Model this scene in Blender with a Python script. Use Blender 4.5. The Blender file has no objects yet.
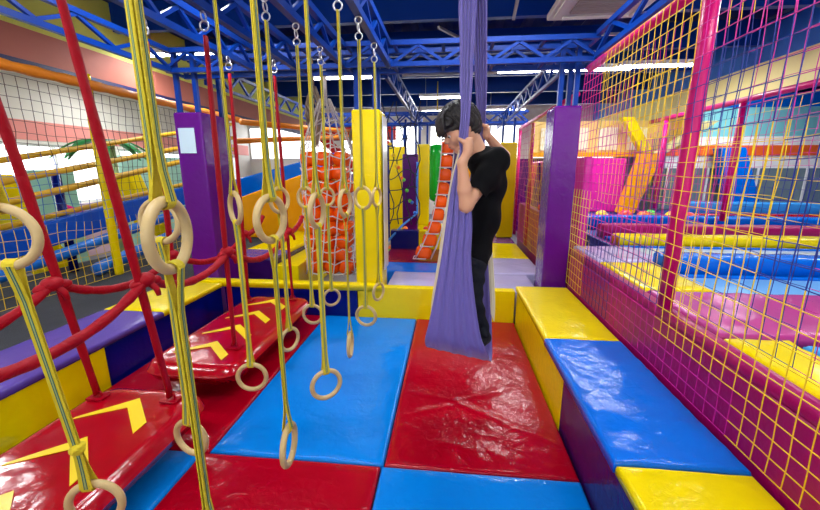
import bpy, bmesh, math, random
import numpy as np
from mathutils import Vector, noise
random.seed(7)
scene = bpy.context.scene
COL = scene.collection
R = math.radians
# ------------------------------------------------------------------ camera
F = 380.0; W, H = 820, 510; CH = 1.6
PIT = math.atan(85 / F); YAW = math.atan(40 * math.cos(PIT) / F)
fw = Vector((-math.sin(YAW) * math.cos(PIT), math.cos(YAW) * math.cos(PIT), -math.sin(PIT)))
rt = Vector((math.cos(YAW), math.sin(YAW), 0)); up = rt.cross(fw)
cam = bpy.data.cameras.new('camera'); co = bpy.data.objects.new('camera', cam); COL.objects.link(co)
cam.sensor_fit = 'HORIZONTAL'; cam.sensor_width = 36; cam.lens = 36 * F / W
cam.clip_start = .02; cam.clip_end = 100
co.location = (0, 0, CH); co.rotation_euler = (math.pi / 2 - PIT, 0, YAW); scene.camera = co
def ray(x, y): return fw + rt * ((x - W / 2) / F) + up * ((H / 2 - y) / F)
def atY(x, y, Y):
    r = ray(x, y); return Vector((0, 0, CH)) + r * (Y / r.y)
def atX(x, y, X):
    r = ray(x, y); return Vector((0, 0, CH)) + r * (X / r.x)
# ------------------------------------------------------------------ mesh builder
class M:
    def __init__(s): s.v = []; s.f = []; s.m = []; s.mi = 0
    def face(s, f): s.f.append(f); s.m.append(s.mi)
    def box(s, x0, x1, y0, y1, z0, z1):
        b = len(s.v)
        s.v += [(x0,y0,z0),(x1,y0,z0),(x1,y1,z0),(x0,y1,z0),(x0,y0,z1),(x1,y0,z1),(x1,y1,z1),(x0,y1,z1)]
        for f in ((0,3,2,1),(4,5,6,7),(0,1,5,4),(1,2,6,5),(2,3,7,6),(3,0,4,7)): s.face(tuple(b+i for i in f))
        return s
    def hexa(s, pts):     # 8 corners, bottom four then top four
        b = len(s.v); s.v += [tuple(p) for p in pts]
        for f in ((0,3,2,1),(4,5,6,7),(0,1,5,4),(1,2,6,5),(2,3,7,6),(3,0,4,7)): s.face(tuple(b+i for i in f))
        return s
    def tube(s, pts, r, n=8, closed=False, sx=1.0, ref=None):
        pts = [Vector(p) for p in pts]; N = len(pts)
        rr = r if isinstance(r, (list, tuple)) else [r] * N
        b = len(s.v); nrm = Vector(ref) if ref else None
        for i, p in enumerate(pts):
            if closed: t = pts[(i+1) % N] - pts[i-1]
            else: t = pts[min(i+1, N-1)] - pts[max(i-1, 0)]
            t.normalize()
            if nrm is None:
                a = Vector((0,0,1)) if abs(t.z) < .9 else Vector((1,0,0)); nrm = a
            u = (nrm - t * nrm.dot(t)); u.normalize(); nrm = u if not ref else nrm
            w = t.cross(u)
            for k in range(n):
                a = 2 * math.pi * (k + .5) / n
                s.v.append(tuple(p + (u * math.cos(a) * sx + w * math.sin(a)) * rr[i]))
        for i in range(N if closed else N - 1):
            j = (i + 1) % N
            for k in range(n):
                l = (k + 1) % n
                s.face((b+i*n+k, b+i*n+l, b+j*n+l, b+j*n+k))
        if not closed:
            s.face(tuple(b + k for k in range(n))[::-1]); s.face(tuple(b + (N-1)*n + k for k in range(n)))
        return s
    def band(s, pts, wv, w, t):      # flat webbing: rectangle section, wide along wv
        pts = [Vector(p) for p in pts]; N = len(pts); b = len(s.v)
        ww = w if isinstance(w, (list, tuple)) else [w] * N
        wv = Vector(wv).normalized()
        for i, p in enumerate(pts):
            tn = (pts[min(i+1, N-1)] - pts[max(i-1, 0)]).normalized()
            q = tn.cross(wv).normalized() * t / 2; a = wv * ww[i] / 2
            s.v += [tuple(p-a-q), tuple(p+a-q), tuple(p+a+q), tuple(p-a+q)]
        for i in range(N-1):
            for k in range(4):
                l = (k+1) % 4; s.face((b+i*4+k, b+i*4+l, b+i*4+4+l, b+i*4+4+k))
        s.face((b+3,b+2,b+1,b)); e = b+(N-1)*4; s.face((e,e+1,e+2,e+3))
        return s
    def torus(s, c, u, v, R_, r, n=32, m=10):
        c, u, v = Vector(c), Vector(u), Vector(v)
        return s.tube([c + u*R_*math.cos(2*math.pi*i/n) + v*R_*math.sin(2*math.pi*i/n) for i in range(n)], r, m, True, ref=u.cross(v))
    def ell(s, c, rad, n=16, m=10, rot=None):
        b = len(s.v); c = Vector(c)
        for i in range(m+1):
            th = math.pi*i/m
            for k in range(n):
                a = 2*math.pi*k/n
                p = Vector((rad[0]*math.sin(th)*math.cos(a), rad[1]*math.sin(th)*math.sin(a), rad[2]*math.cos(th)))
                if rot: p = rot @ p
                s.v.append(tuple(c+p))
        for i in range(m):
            for k in range(n):
                l = (k+1) % n; s.face((b+i*n+k, b+(i+1)*n+k, b+(i+1)*n+l, b+i*n+l))
        return s
    def build(s, name, mat, parent=None, smooth=False, bevel=0, seg=2, base=None):
        me = bpy.data.meshes.new(name)
        vs = s.v
        if base is not None:
            bx, by, bz = base; vs = [(x-bx, y-by, z-bz) for x, y, z in vs]
        me.from_pydata(vs, [], s.f); me.validate()
        for mm in (mat if isinstance(mat, (list, tuple)) else [mat]): me.materials.append(mm)
        if isinstance(mat, (list, tuple)) and len(me.polygons) == len(s.m): me.polygons.foreach_set('material_index', s.m)
        if smooth: me.polygons.foreach_set('use_smooth', [True]*len(me.polygons))
        me.update()
        o = bpy.data.objects.new(name, me); COL.objects.link(o)
        if base is not None: o.location = base
        if parent is not None:
            o.parent = parent
            # vertices are given in world space: cancel the parent's offset
            o.location = Vector(base or (0,0,0)) - wloc(parent)
        if bevel:
            md = o.modifiers.new('bevel', 'BEVEL'); md.width = bevel; md.segments = seg; md.limit_method = 'ANGLE'; md.angle_limit = R(40)
            me.polygons.foreach_set('use_smooth', [True]*len(me.polygons))
            wn = o.modifiers.new('wn', 'WEIGHTED_NORMAL'); wn.keep_sharp = False
        return o
def wloc(o):
    v = Vector(o.location)
    return v + (wloc(o.parent) if o.parent else Vector((0,0,0)))
LABELS = {}
def tag(o, label, cat, group=None, kind=None):
    n = len(label.split()); assert 4 <= n <= 16, (n, label)
    assert label not in LABELS, label
    LABELS[label] = 1
    o['label'] = label; o['category'] = cat
    if group: o['group'] = group
    if kind: o['kind'] = kind
    return o
def struct(o): o['kind'] = 'structure'; return o
def empty(name, loc, label, cat, group=None):
    o = bpy.data.objects.new(name, None); COL.objects.link(o); o.location = loc; o.empty_display_size = .05
    return tag(o, label, cat, group)
# ------------------------------------------------------------------ materials
def mat(name, col, rough=.5, metal=0, coat=0, bump=None, emit=0, spec=.5, var=0, sheen=0, alpha=1):
    m = bpy.data.materials.new(name); m.use_nodes = True
    nt = m.node_tree; b = nt.nodes['Principled BSDF']
    def lin(c): return tuple((x/12.92 if x <= .04045 else ((x+.055)/1.055)**2.4) for x in [y/255 for y in c])
    c = lin(col)
    b.inputs['Base Color'].default_value = (*c, 1)
    b.inputs['Roughness'].default_value = rough; b.inputs['Metallic'].default_value = metal
    b.inputs['Coat Weight'].default_value = coat; b.inputs['Coat Roughness'].default_value = .12
    b.inputs['Specular IOR Level'].default_value = spec
    b.inputs['Sheen Weight'].default_value = sheen
    if emit:
        b.inputs['Emission Color'].default_value = (*c, 1); b.inputs['Emission Strength'].default_value = emit
    tc = nt.nodes.new('ShaderNodeTexCoord')
    if var:
        n = nt.nodes.new('ShaderNodeTexNoise'); n.inputs['Scale'].default_value = 6; n.inputs['Detail'].default_value = 4
        nt.links.new(tc.outputs['Object'], n.inputs['Vector'])
        mx = nt.nodes.new('ShaderNodeMix'); mx.data_type = 'RGBA'
        mx.inputs[6].default_value = (*[x*(1-var) for x in c], 1); mx.inputs[7].default_value = (*[min(1, x*(1+var)) for x in c], 1)
        nt.links.new(n.outputs['Fac'], mx.inputs[0]); nt.links.new(mx.outputs[2], b.inputs['Base Color'])
    if bump:
        last = None
        for (sc, det, dist, strg) in bump:
            n = nt.nodes.new('ShaderNodeTexNoise'); n.inputs['Scale'].default_value = sc; n.inputs['Detail'].default_value = det
            n.inputs['Distortion'].default_value = dist
            nt.links.new(tc.outputs['Object'], n.inputs['Vector'])
            bp = nt.nodes.new('ShaderNodeBump'); bp.inputs['Strength'].default_value = strg; bp.inputs['Distance'].default_value = .02
            nt.links.new(n.outputs['Fac'], bp.inputs['Height'])
            if last: nt.links.new(last.outputs['Normal'], bp.inputs['Normal'])
            last = bp
        nt.links.new(last.outputs['Normal'], b.inputs['Normal'])
        if coat: nt.links.new(last.outputs['Normal'], b.inputs['Coat Normal'])
    return m
VB = [(3.5, 2, .8, .35), (16, 3, 1.2, .16)]
def vinyl(name, col, rough=.16, coat=.03, b=VB, var=.05): return mat(name, col, rough, coat=coat, bump=b, var=var, spec=.27)
V = dict(
 red=vinyl('vinyl red', (160,0,26)), blue=vinyl('vinyl blue', (0,104,214)), azure=vinyl('vinyl azure', (0,122,214)), yellow=vinyl('vinyl yellow', (234,208,0)),
 navy=vinyl('vinyl navy', (2,14,110)), purple=vinyl('vinyl purple', (94,16,126)), dpurple=vinyl('vinyl dark purple', (50,14,84)),
 lilac=vinyl('vinyl lilac', (88,66,156), rough=.2), magenta=vinyl('vinyl magenta', (160,0,92), rough=.35), orange=vinyl('vinyl orange', (255,92,8)), rose=vinyl('vinyl rose', (172,52,128), rough=.2),
 green=vinyl('vinyl green', (14,150,40)), pink=vinyl('vinyl pink', (226,40,160)), amber=vinyl('vinyl amber', (246,166,10)),
 dred=vinyl('vinyl dark red', (120,6,30)), sky=vinyl('vinyl light blue', (60,150,225)), pale=vinyl('vinyl pale lilac', (176,170,214), rough=.18),
 gloss=vinyl('vinyl glossy board red', (168,2,24), rough=.16, coat=.5, b=[(3,2,1,.3),(12,3,1.5,.07)]))
steelb = mat('painted blue steel', (0,50,136), .4, spec=.2)
steeld = mat('dark blue steel', (2,18,84), .55, spec=.15)
chrome = mat('zinc steel', (190,190,195), .3, 1)
wood = mat('pale beech wood', (196,168,112), .45, bump=[(40,3,.2,.1)], var=.1)
webY = mat('yellow webbing', (206,184,20), .75, bump=[(120,2,0,.3)]); webG = mat('green webbing stripe', (46,96,84), .8)
webS = mat('grey green webbing stripe', (150,165,110), .8)
webR = mat('red webbing sleeve', (156,0,22), .5, spec=.2, bump=[(18,3,.5,.5)])
magp = mat('magenta foam sleeve', (196,0,104), .35, coat=.08, spec=.3, bump=[(5,2,.5,.3)])
netY = mat('yellow net cord', (240,200,10), .6); netM = mat('magenta net cord', (200,20,140), .6); netN = mat('navy net cord', (18,36,130), .6)
netW = mat('white net cord', (215,205,200), .6); netK = mat('dark red net cord', (70,20,30), .7); netB = mat('blue net cord', (20,90,190), .6)
orangebar = mat('orange padded bar vinyl', (226,130,16), .45, bump=VB)
yelbar = mat('yellow padded rail vinyl', (216,168,8), .5, bump=VB)
carpet = mat('charcoal carpet', (58,60,66), .95, bump=[(180,4,0,.8)], var=.25)
white = mat('white paint', (235,235,232), .6); cream = mat('cream paint', (240,226,150), .6, var=.03)
# ------------------------------------------------------------------ generic parts
def pad(name, x0, x1, y0, y1, z0, z1, mt, parent=None, fn=None, r=.02, amp=.0022, step=.05, seed=0):
    """vinyl covered foam pad: rounded upper edges and a softly creased top"""
    def axis(a, b):
        n = max(2, int(round((b-a-2*r)/step)))
        e = [(a + r - r*math.cos(t), r - r*math.sin(t)) for t in (0, R(30), R(60), R(90))]
        mid = [(a + r + (b-a-2*r)*i/n, 0) for i in range(1, n)]
        f = [(b - r + r*math.cos(t), r - r*math.sin(t)) for t in (R(90), R(60), R(30), 0)]
        return e + mid + f
    ax, ay = axis(x0, x1), axis(y0, y1); m = M(); nx, ny = len(ax), len(ay)
    for j, (y, dy) in enumerate(ay):
        for i, (x, dx) in enumerate(ax):
            z = z1 - max(dx, dy)
            ed = min(x-x0, x1-x, y-y0, y1-y); k = min(1, max(0, ed/.06))
            z += k * amp * 2 * noise.noise(Vector((x*4+seed, y*4, seed)))
            z += amp * .9 * noise.noise(Vector((x*14, y*14, seed+3)))
            if fn: z += k * fn(x, y)
            m.v.append((x, y, z))
    for j in range(ny-1):
        for i in range(nx-1): m.face((j*nx+i, j*nx+i+1, (j+1)*nx+i+1, (j+1)*nx+i))
    ring = [i for i in range(nx)] + [j*nx+nx-1 for j in range(1, ny)] + [(ny-1)*nx+i for i in range(nx-2, -1, -1)] + [j*nx for j in range(ny-2, 0, -1)]
    b = len(m.v)
    for k in ring: m.v.append((m.v[k][0], m.v[k][1], z0))
    L = len(ring)
    for k in range(L):
        l = (k+1) % L; m.face((b+k, b+l, ring[l], ring[k]))
    m.face(tuple(b+k for k in range(L))[::-1])
    return m.build(name, mt, parent, smooth=True, base=((x0+x1)/2, (y0+y1)/2, z0) if parent is None else None)
def block(name, x0, x1, y0, y1, z0, z1, mt, parent=None, bevel=.012):
    return M().box(x0,x1,y0,y1,z0,z1).build(name, mt, parent, bevel=bevel, base=((x0+x1)/2,(y0+y1)/2,z0) if parent is None else None)
def net(o, du, dv, nu, nv, r, mats, pick=None, wob=.012, nrm=None, name='climbing_net', parent=None, skew=0):
    """knotted net: nu x nv cells, every cord sampled at the knots"""
    o, du, dv = Vector(o), Vector(du), Vector(dv)
    n_ = du.cross(dv).normalized(); P = {}
    for i in range(nu+1):
        for j in range(nv+1):
            s = .25 + .75*math.sin(math.pi*j/nv)
            q = noise.noise_vector(Vector((i*.31, j*.31, o.x+o.y)))
            P[i,j] = o + du*i + dv*j + (du.normalized()*q.x + dv.normalized()*q.y*.7 + n_*q.z*1.2)*wob*2*s + dv*skew*(i % 2)
    m = M()
    def seg(a, b, k):
        m.mi = k; t = (b-a).normalized(); w = n_.cross(t)*r; q = n_*r; s = len(m.v)
        for p in (a, b): m.v.extend([tuple(p-w-q), tuple(p+w-q), tuple(p+w+q), tuple(p-w+q)])
        for c in range(4):
            d = (c+1) % 4; m.face((s+c, s+d, s+4+d, s+4+c))
    for i in range(nu+1):
        for j in range(nv+1):
            k = pick(i, j) if pick else 0
            if i < nu: seg(P[i,j], P[i+1,j], k)
            if j < nv: seg(P[i,j], P[i,j+1], k)
            m.mi = k; p = P[i,j]; d = r*1.9; s = len(m.v)      # knot
            m.v.extend([tuple(p+x*d) for x in (du.normalized(), n_, -du.normalized(), -n_, dv.normalized(), -dv.normalized())])
            for c in range(4):
                e = (c+1) % 4; m.face((s+c, s+e, s+4)); m.face((s+e, s+c, s+5))
    return m.build(name, mats, parent, base=tuple(o) if parent is None else None)
def bar(m, a, b, w=.04):
    a, b = Vector(a), Vector(b); return m.tube([a, b], w*.7071, 4)
def truss(name, a, b, zl, zh, depth, label, nb, w=.045, wb=.028, cat='truss', group='blue lattice roof trusses', cross=None, mt=None):
    """lattice truss along a->b, four chords if depth, chords and braces as parts"""
    a, b = Vector(a), Vector(b); d = (b-a); L = d.length; d.normalize(); s = Vector((-d.y, d.x, 0))
    r = empty(name, (a.x, a.y, zl), label, cat, group); mt = mt or steelb
    offs = [0, depth] if depth else [0]
    for q in offs:
        for z in (zl+w/2, zh-w/2):
            bar(M(), a+s*q+Vector((0,0,z)), b+s*q+Vector((0,0,z)), w).build('chord', mt, r)
        for i in range(nb):
            p = a+s*q+d*(L*i/nb); e = a+s*q+d*(L*(i+1)/nb)
            if i % 2: p, e = e, p
            bar(M(), p+Vector((0,0,zl+w)), e+Vector((0,0,zh-w)), wb).build('brace', mt, r)
    if depth:
        for i in range(0, nb+1, 2):
            p = a+d*(L*i/nb)
            for z in (zl+w/2, zh-w/2):
                bar(M(), p+s*.0+Vector((0,0,z)), p+s*depth+Vector((0,0,z)), wb).build('cross_bar', mt, r)
    return r
# ================================================================== SETTING
FZ = -.1
struct(M().box(-9,12,-2.5,16,FZ-.2,FZ-.002).build('floor', mat('grey concrete', (120,118,124), .5, var=.1)))
ceil = M()
ceil.v = []; n = 84
for i in range(n*2+1):
    x = -9 + 21*i/(n*2); z = 3.97 + (.12 if (i//2) % 2 else 0)
    ceil.v += [(x,-2.5,z),(x,16,z)]
for i in range(n*2): ceil.face((2*i, 2*i+1, 2*i+3, 2*i+2))
struct(ceil.build('ceiling', mat('navy corrugated roof sheet', (2,24,100), .6, spec=.1)))
# far wall: coloured dado, bright window band, blue top
wallw = mat('warm white wall paint', (244,238,228), .6); tealp = mat('pale teal mural paint', (150,205,190), .6); pinkp = mat('salmon wall paint', (240,150,140), .6)
navyw = mat('navy wall paint', (14,40,120), .6)
glass = bpy.data.materials.new('window glass'); glass.use_nodes = True
gb = glass.node_tree.nodes['Principled BSDF']; gb.inputs['Roughness'].default_value = .02; gb.inputs['Transmission Weight'].default_value = 1; gb.inputs['IOR'].default_value = 1.02
def wall_with_windows(name, axis, c, a0, a1, z0, z1, wins, wz0, wz1, mt, idx, t=.2):
    m = M()
    def bx(p, q, za, zb):
        if axis == 'Y': m.box(p, q, c, c+t, za, zb)
        else: m.box(c-t, c, p, q, za, zb)
    bx(a0, a1, z0, wz0); bx(a0, a1, wz1, z1); e = a0
    for (p, q) in wins: bx(e, p, wz0, wz1); e = q
    bx(e, a1, wz0, wz1); struct(m.build(name, mt))
    for k, (p, q) in enumerate(wins):
        f = M(); g = M()
        def fb(mm, p, q, za, zb, d0, d1):
            if axis == 'Y': mm.box(p, q, c+d0, c+d1, za, zb)
            else: mm.box(c-d1, c-d0, p, q, za, zb)
        fb(f,p,q,wz0,wz0+.05,.04,.12); fb(f,p,q,wz1-.05,wz1,.04,.12)
        nn = max(2, int((q-p)/1.1)+1)
        for i in range(nn):
            x = p+.025+(q-p-.05)*i/(nn-1); fb(f,x-.025,x+.025,wz0+.05,wz1-.05,.04,.12)
        o = struct(f.build('window_%d' % (idx+k), white)); fb(g,p+.05,q-.05,wz0+.05,wz1-.05,.075,.085); g.build('window_pane', glass, o)
wall_with_windows('wall_far', 'Y', 15, -9, 12, FZ, 4.1, [(-8,-4.6),(-4.2,-1.2),(-.8,2.6),(3,6)], 2.0, 3.25, wallw, 1)
wall_with_windows('wall_left', 'X', -8, -2.5, 15, FZ, 4.1, [(-1,1.6),(2,4.6),(5.0,8.4),(8.8,14)], .9, 2.1, wallw, 5)
struct(M().box(-7.995,-7.98,-2.4,14.9,2.16,2.52).build('trim_1', pinkp))
struct(M().box(12,12.2,-2.5,16,FZ,4.1).build('wall_right', navyw))
wall_with_windows('wall_back', 'Y', -2.8, -9, 12, FZ, 4.1, [(-6,-2.6),(-2.0,1.4),(2.0,6.0)], 1.4, 3.2, wallw, 9)  # wall behind the camera; its windows are added as frontal light
# ceiling purlins and rods
for i, y in enumerate([1.0, 2.6, 5.6, 7.2, 8.8, 10.6, 12.6]):
    o = M().box(-4.9,4.9,y,y+.1,3.55,3.93).build('roof_beam', steeld if y < 2 else steelb, base=(0,y,3.55))
    tag(o, ['dark blue roof beam overhead nearest the camera','dark blue roof beam just before the ceiling cassette','blue roof beam just beyond the ceiling cassette','blue roof beam above the row of strip lights','third blue roof beam from the bright far windows','second blue roof beam from the bright far windows','blue roof beam nearest the bright far windows'][i], 'beam', 'roof beams')
grey = mat('galvanised conduit', (150,150,160), .4, .4)
for i, (p, q) in enumerate([((.45,1.6,3.5),(.75,5.4,3.45)), ((-.2,5.75,3.5),(.55,6.9,3.5)), ((-1.5,6.0,3.42),(1.6,6.0,3.42)), ((.9,6.2,3.48),(2.6,6.2,3.48)), ((-1.0,8.2,3.46),(1.0,8.2,3.46)), ((1.0,3.1,3.5),(1.5,4.0,3.5))]):
    o = M(); bar(o, p, q, .035); o = o.build('ceiling_conduit', grey, base=p)
    tag(o, ['grey conduit running towards the far wall above the purple silk','short slanting grey conduit above the boy','long grey cross conduit above the boy','grey cross conduit above the right purple post','farthest grey cross conduit above the corridor','short grey conduit beside the ceiling cassette unit'][i], 'conduit', 'ceiling conduits')
# fascias at both sides
def fascia(name, X, segs, label, cat='fascia'):
    r = empty(name, (X, 0, segs[0][0]), label, cat)
    for (z0, z1, mt, nm) in segs: M().box(X, X+.12, -2, 14.8, z0, z1).build(nm, mt, r)
    return r
fascia('ceiling_fascia', -5.1, [(2.77,2.86,mat('navy fascia paint', (14,24,84), .5),'lower_edge'),(2.861,3.22,mat('dusty pink fascia paint', (178,106,90), .55, var=.06, spec=.2),'pink_board'),(3.221,3.96,mat('lime cream fascia paint', (216,222,96), .55, var=.04),'cream_board')], 'long pink and lime fascia board hanging above the left netting')
fascia('ceiling_fascia', 5.0, [(2.8,3.3,cream,'cream_board'),(3.301,3.9,mat('blue fascia paint', (30,110,200), .5),'blue_board')], 'long cream fascia board with blue top above the right play area')
tag(M().box(4.98,5.10,9.2,14.5,2.05,2.79).build('hanging_board', mat('amber board paint', (226,186,40), .5), base=(5.05,12,2.05)),'amber board hanging below the far end of the cream fascia','board')
# ================================================================== FLOOR MATS
def crease_red(x, y):
    # fold lines radiating from the dip under the swing
    z = -.016*math.exp(-((x-.08)**2+(y-2.42)**2)/.09)
    for (ax, ay, bx, by, h, w) in [(.1,2.45,.72,2.75,.014,.02),(.1,2.42,.66,2.05,.016,.02),(.08,2.4,-.33,2.22,.014,.018),(.06,2.46,-.33,2.52,.012,.016),(.0,2.0,.6,1.86,.009,.02),(.2,1.9,.5,1.8,.008,.015),(.15,2.7,.55,3.3,.006,.02)]:
        dx, dy = bx-ax, by-ay; L2 = dx*dx+dy*dy; t = ((x-ax)*dx+(y-ay)*dy)/L2; tt = min(1, max(0, t))
        d = math.hypot(x-ax-tt*dx, y-ay-tt*dy); z += .5*h*math.exp(-(d/w/1.2)**2)*(1-.7*tt)
    if y < 2.1: z += .0025*math.sin(x*40+math.sin(y*20)*2)*max(0, (2.1-y)/.35)
    return z
MATG = 'vinyl floor mats of the play pit'
tag(pad('floor_mat', -.328,.722,1.785,3.93,FZ,0,V['red'],fn=crease_red,step=.022), 'creased red floor mat directly under the boy and purple swing','mat',MATG)
tag(pad('floor_mat', -1.36,-.334,1.785,3.93,FZ,0,V['azure'],seed=5,step=.04,fn=lambda x,y:.003*math.sin(x*9+math.sin(y*7))), 'large blue floor mat beneath the hanging wooden rings','mat',MATG)
tag(pad('floor_mat', -2.53,-1.366,1.785,3.93,FZ,0,V['red'],seed=9), 'red floor mat below the farther swinging board','mat',MATG)
tag(pad('floor_mat', -1.40,-.348,-.4,1.779,FZ,0,V['red'],seed=12), 'red floor mat at the bottom of the picture left of centre','mat',MATG)
tag(pad('floor_mat', -.342,.722,-.4,1.779,FZ,0,V['azure'],seed=15), 'blue floor mat at the bottom of the picture nearest the camera','mat',MATG)
tag(pad('floor_mat', -2.53,-1.406,-.4,1.779,FZ,0,V['azure'],seed=18), 'blue floor mat mostly hidden under the nearer swinging board','mat',MATG)
# right bench: foam blocks and their top pads
BG = 'padded blocks of the right bench'
tag(block('foam_block',.73,1.262,2.232,3.93,FZ,.335,V['yellow']),'yellow foam block forming the far end of the right bench','block',BG)
tag(block('foam_block',.73,1.262,1.05,2.228,FZ,.335,V['dpurple']),'dark purple foam block under the blue bench pad','block',BG)
tag(block('foam_block',.73,1.262,-.4,1.046,FZ,.335,V['navy']),'navy foam block under the nearest yellow bench pad','block',BG)
tag(pad('bench_pad',.728,1.262,2.70,4.0,.337,.39,V['yellow'],seed=2),'yellow top pad at far end of the right bench','pad','top pads of the right bench')
tag(pad('bench_pad',.722,1.262,1.464,2.696,.337,.395,V['blue'],seed=21,amp=.006,step=.03),'glossy blue top pad in the middle of the right bench','pad','top pads of the right bench')
tag(pad('bench_pad',.728,1.262,-.4,1.46,.337,.385,V['yellow'],seed=3),'yellow top pad of the right bench nearest the camera','pad','top pads of the right bench')
# far rail
tag(block('foam_block',-.99,.72,3.94,4.05,FZ,.345,V['yellow']),'yellow foam rail closing the mat pit behind the boy','block','padded rail at the far end of the pit')
tag(block('foam_block',-2.55,-.996,3.94,4.05,FZ,.30,V['navy']),'navy foam rail behind the farther swinging board','block','padded rail at the far end of the pit')
tag(pad('rail_pad',-2.98,-.70,3.92,4.04,.302,.37,V['yellow'],r=.015),'narrow yellow cap along the navy foam rail','pad')
# left bench
LB = 'padded blocks of the left bench'
tag(block('foam_block',-3.1,-2.56,-.4,2.398,FZ,.30,V['yellow']),'yellow foam block beside the nearer swinging board','block',LB)
tag(block('foam_block',-3.1,-2.56,2.402,3.90,FZ,.30,V['navy']),'navy foam block along the left side of the pit','block',LB)
tag(pad('bench_pad',-3.15,-2.55,-.4,3.0,.302,.352,V['lilac'],seed=31,amp=.004),'shiny lilac top pad of the left bench','pad','top pads of the left bench')
tag(pad('bench_pad',-3.15,-2.55,3.004,3.91,.302,.352,V['yellow'],seed=32),'yellow top pad of the left bench before the purple post','pad','top pads of the left bench')
struct(M().box(-5.2,-3.16,-2,9.9,FZ,.31).build('trim_2', carpet))
# ================================================================== POSTS
def post(name, x0,x1,y0,y1,z0,z1,key,label,edge=None):
    r = empty(name, ((x0+x1)/2,(y0+y1)/2,z0), label, 'post', 'padded posts of the frame')
    o = M().box(x0,x1,y0,y1,z0,z1).build('cover', V[key], r, bevel=.02, seg=3)
    for (x, y) in ((x0+.05,y0+.06),(x1-.06,y0+.06),(x1-.06,y1-.06)):
        M().box(x-.022,x+.022,y-.022,y+.022,z1+.002,2.84).build('steel_tube', steelb, r)
    return r
pL = post('padded_post',-3.0,-2.68,4.06,4.62,FZ,2.21,'purple','purple padded post with paper notice behind the red ropes')
o = M().box(-2.955,-2.77,4.052,4.055,1.78,2.045).build('paper_notice', mat('pale blue paper', (196,220,232), .7), base=(-2.86,4.052,1.78)); tag(o,'pale blue paper notice stuck on the left purple post','notice')
pY = post('padded_post',-1.03,-.73,4.06,4.40,FZ,2.21,'yellow','tall yellow padded post behind the hanging rings')
M().box(-.71,-.705,4.10,4.36,.5,2.15).build('side_sheen', mat('pale painted sheen', (230,225,210), .15, coat=.5), pY)  # pale slab paints the silvery sheen on the post's right face
pR = post('padded_post',1.02,1.28,4.10,4.46,FZ,2.22,'purple','purple padded post at the end of the right bench')
# ================================================================== TRUSSES
truss('roof_truss',(-3.0,4.06,0),(1.36,4.06,0),2.6,2.84,.28,'blue box truss crossing overhead above the purple and yellow posts',18)
BX, AX = -.63, -1.09
for X, lab in ((BX,'blue truss holding the ring straps nearest the purple silk'),(AX,'blue truss holding the second row of ring straps from the silk'),(-1.6,'blue truss over the inner red straps of the swinging boards'),(-2.05,'blue truss over the outer red straps of the swinging boards')):
    truss('roof_truss',(X,-.6,0),(X,4.03,0),2.6,2.84,0,lab,22,w=.05)
truss('roof_truss',(-2.95,-.6,0),(-2.95,4.03,0),2.6,2.84,0,'blue lattice truss along the left side in front of lime fascia',14)
truss('roof_truss',(1.34,-.6,0),(1.34,4.03,0),2.62,2.86,0,'blue lattice truss above the magenta rail of the right net',14)
truss('roof_truss',(-2.8,4.40,0),(-2.8,8.3,0),2.55,2.8,0,'farther blue lattice truss on the left beyond the purple post',16,w=.035)
truss('roof_truss',(-.72,4.45,0),(-.72,10,0),2.58,2.84,0,'farther lattice truss running away above the yellow post',22,w=.035)
truss('roof_truss',(1.14,4.50,0),(1.14,10,0),2.58,2.84,0,'farther lattice truss running away above the right corridor net',22,w=.035)
truss('roof_truss',(-3.2,8.6,0),(1.6,8.6,0),2.56,2.82,.28,'second blue box truss crossing overhead farther down the hall',24)
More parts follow.
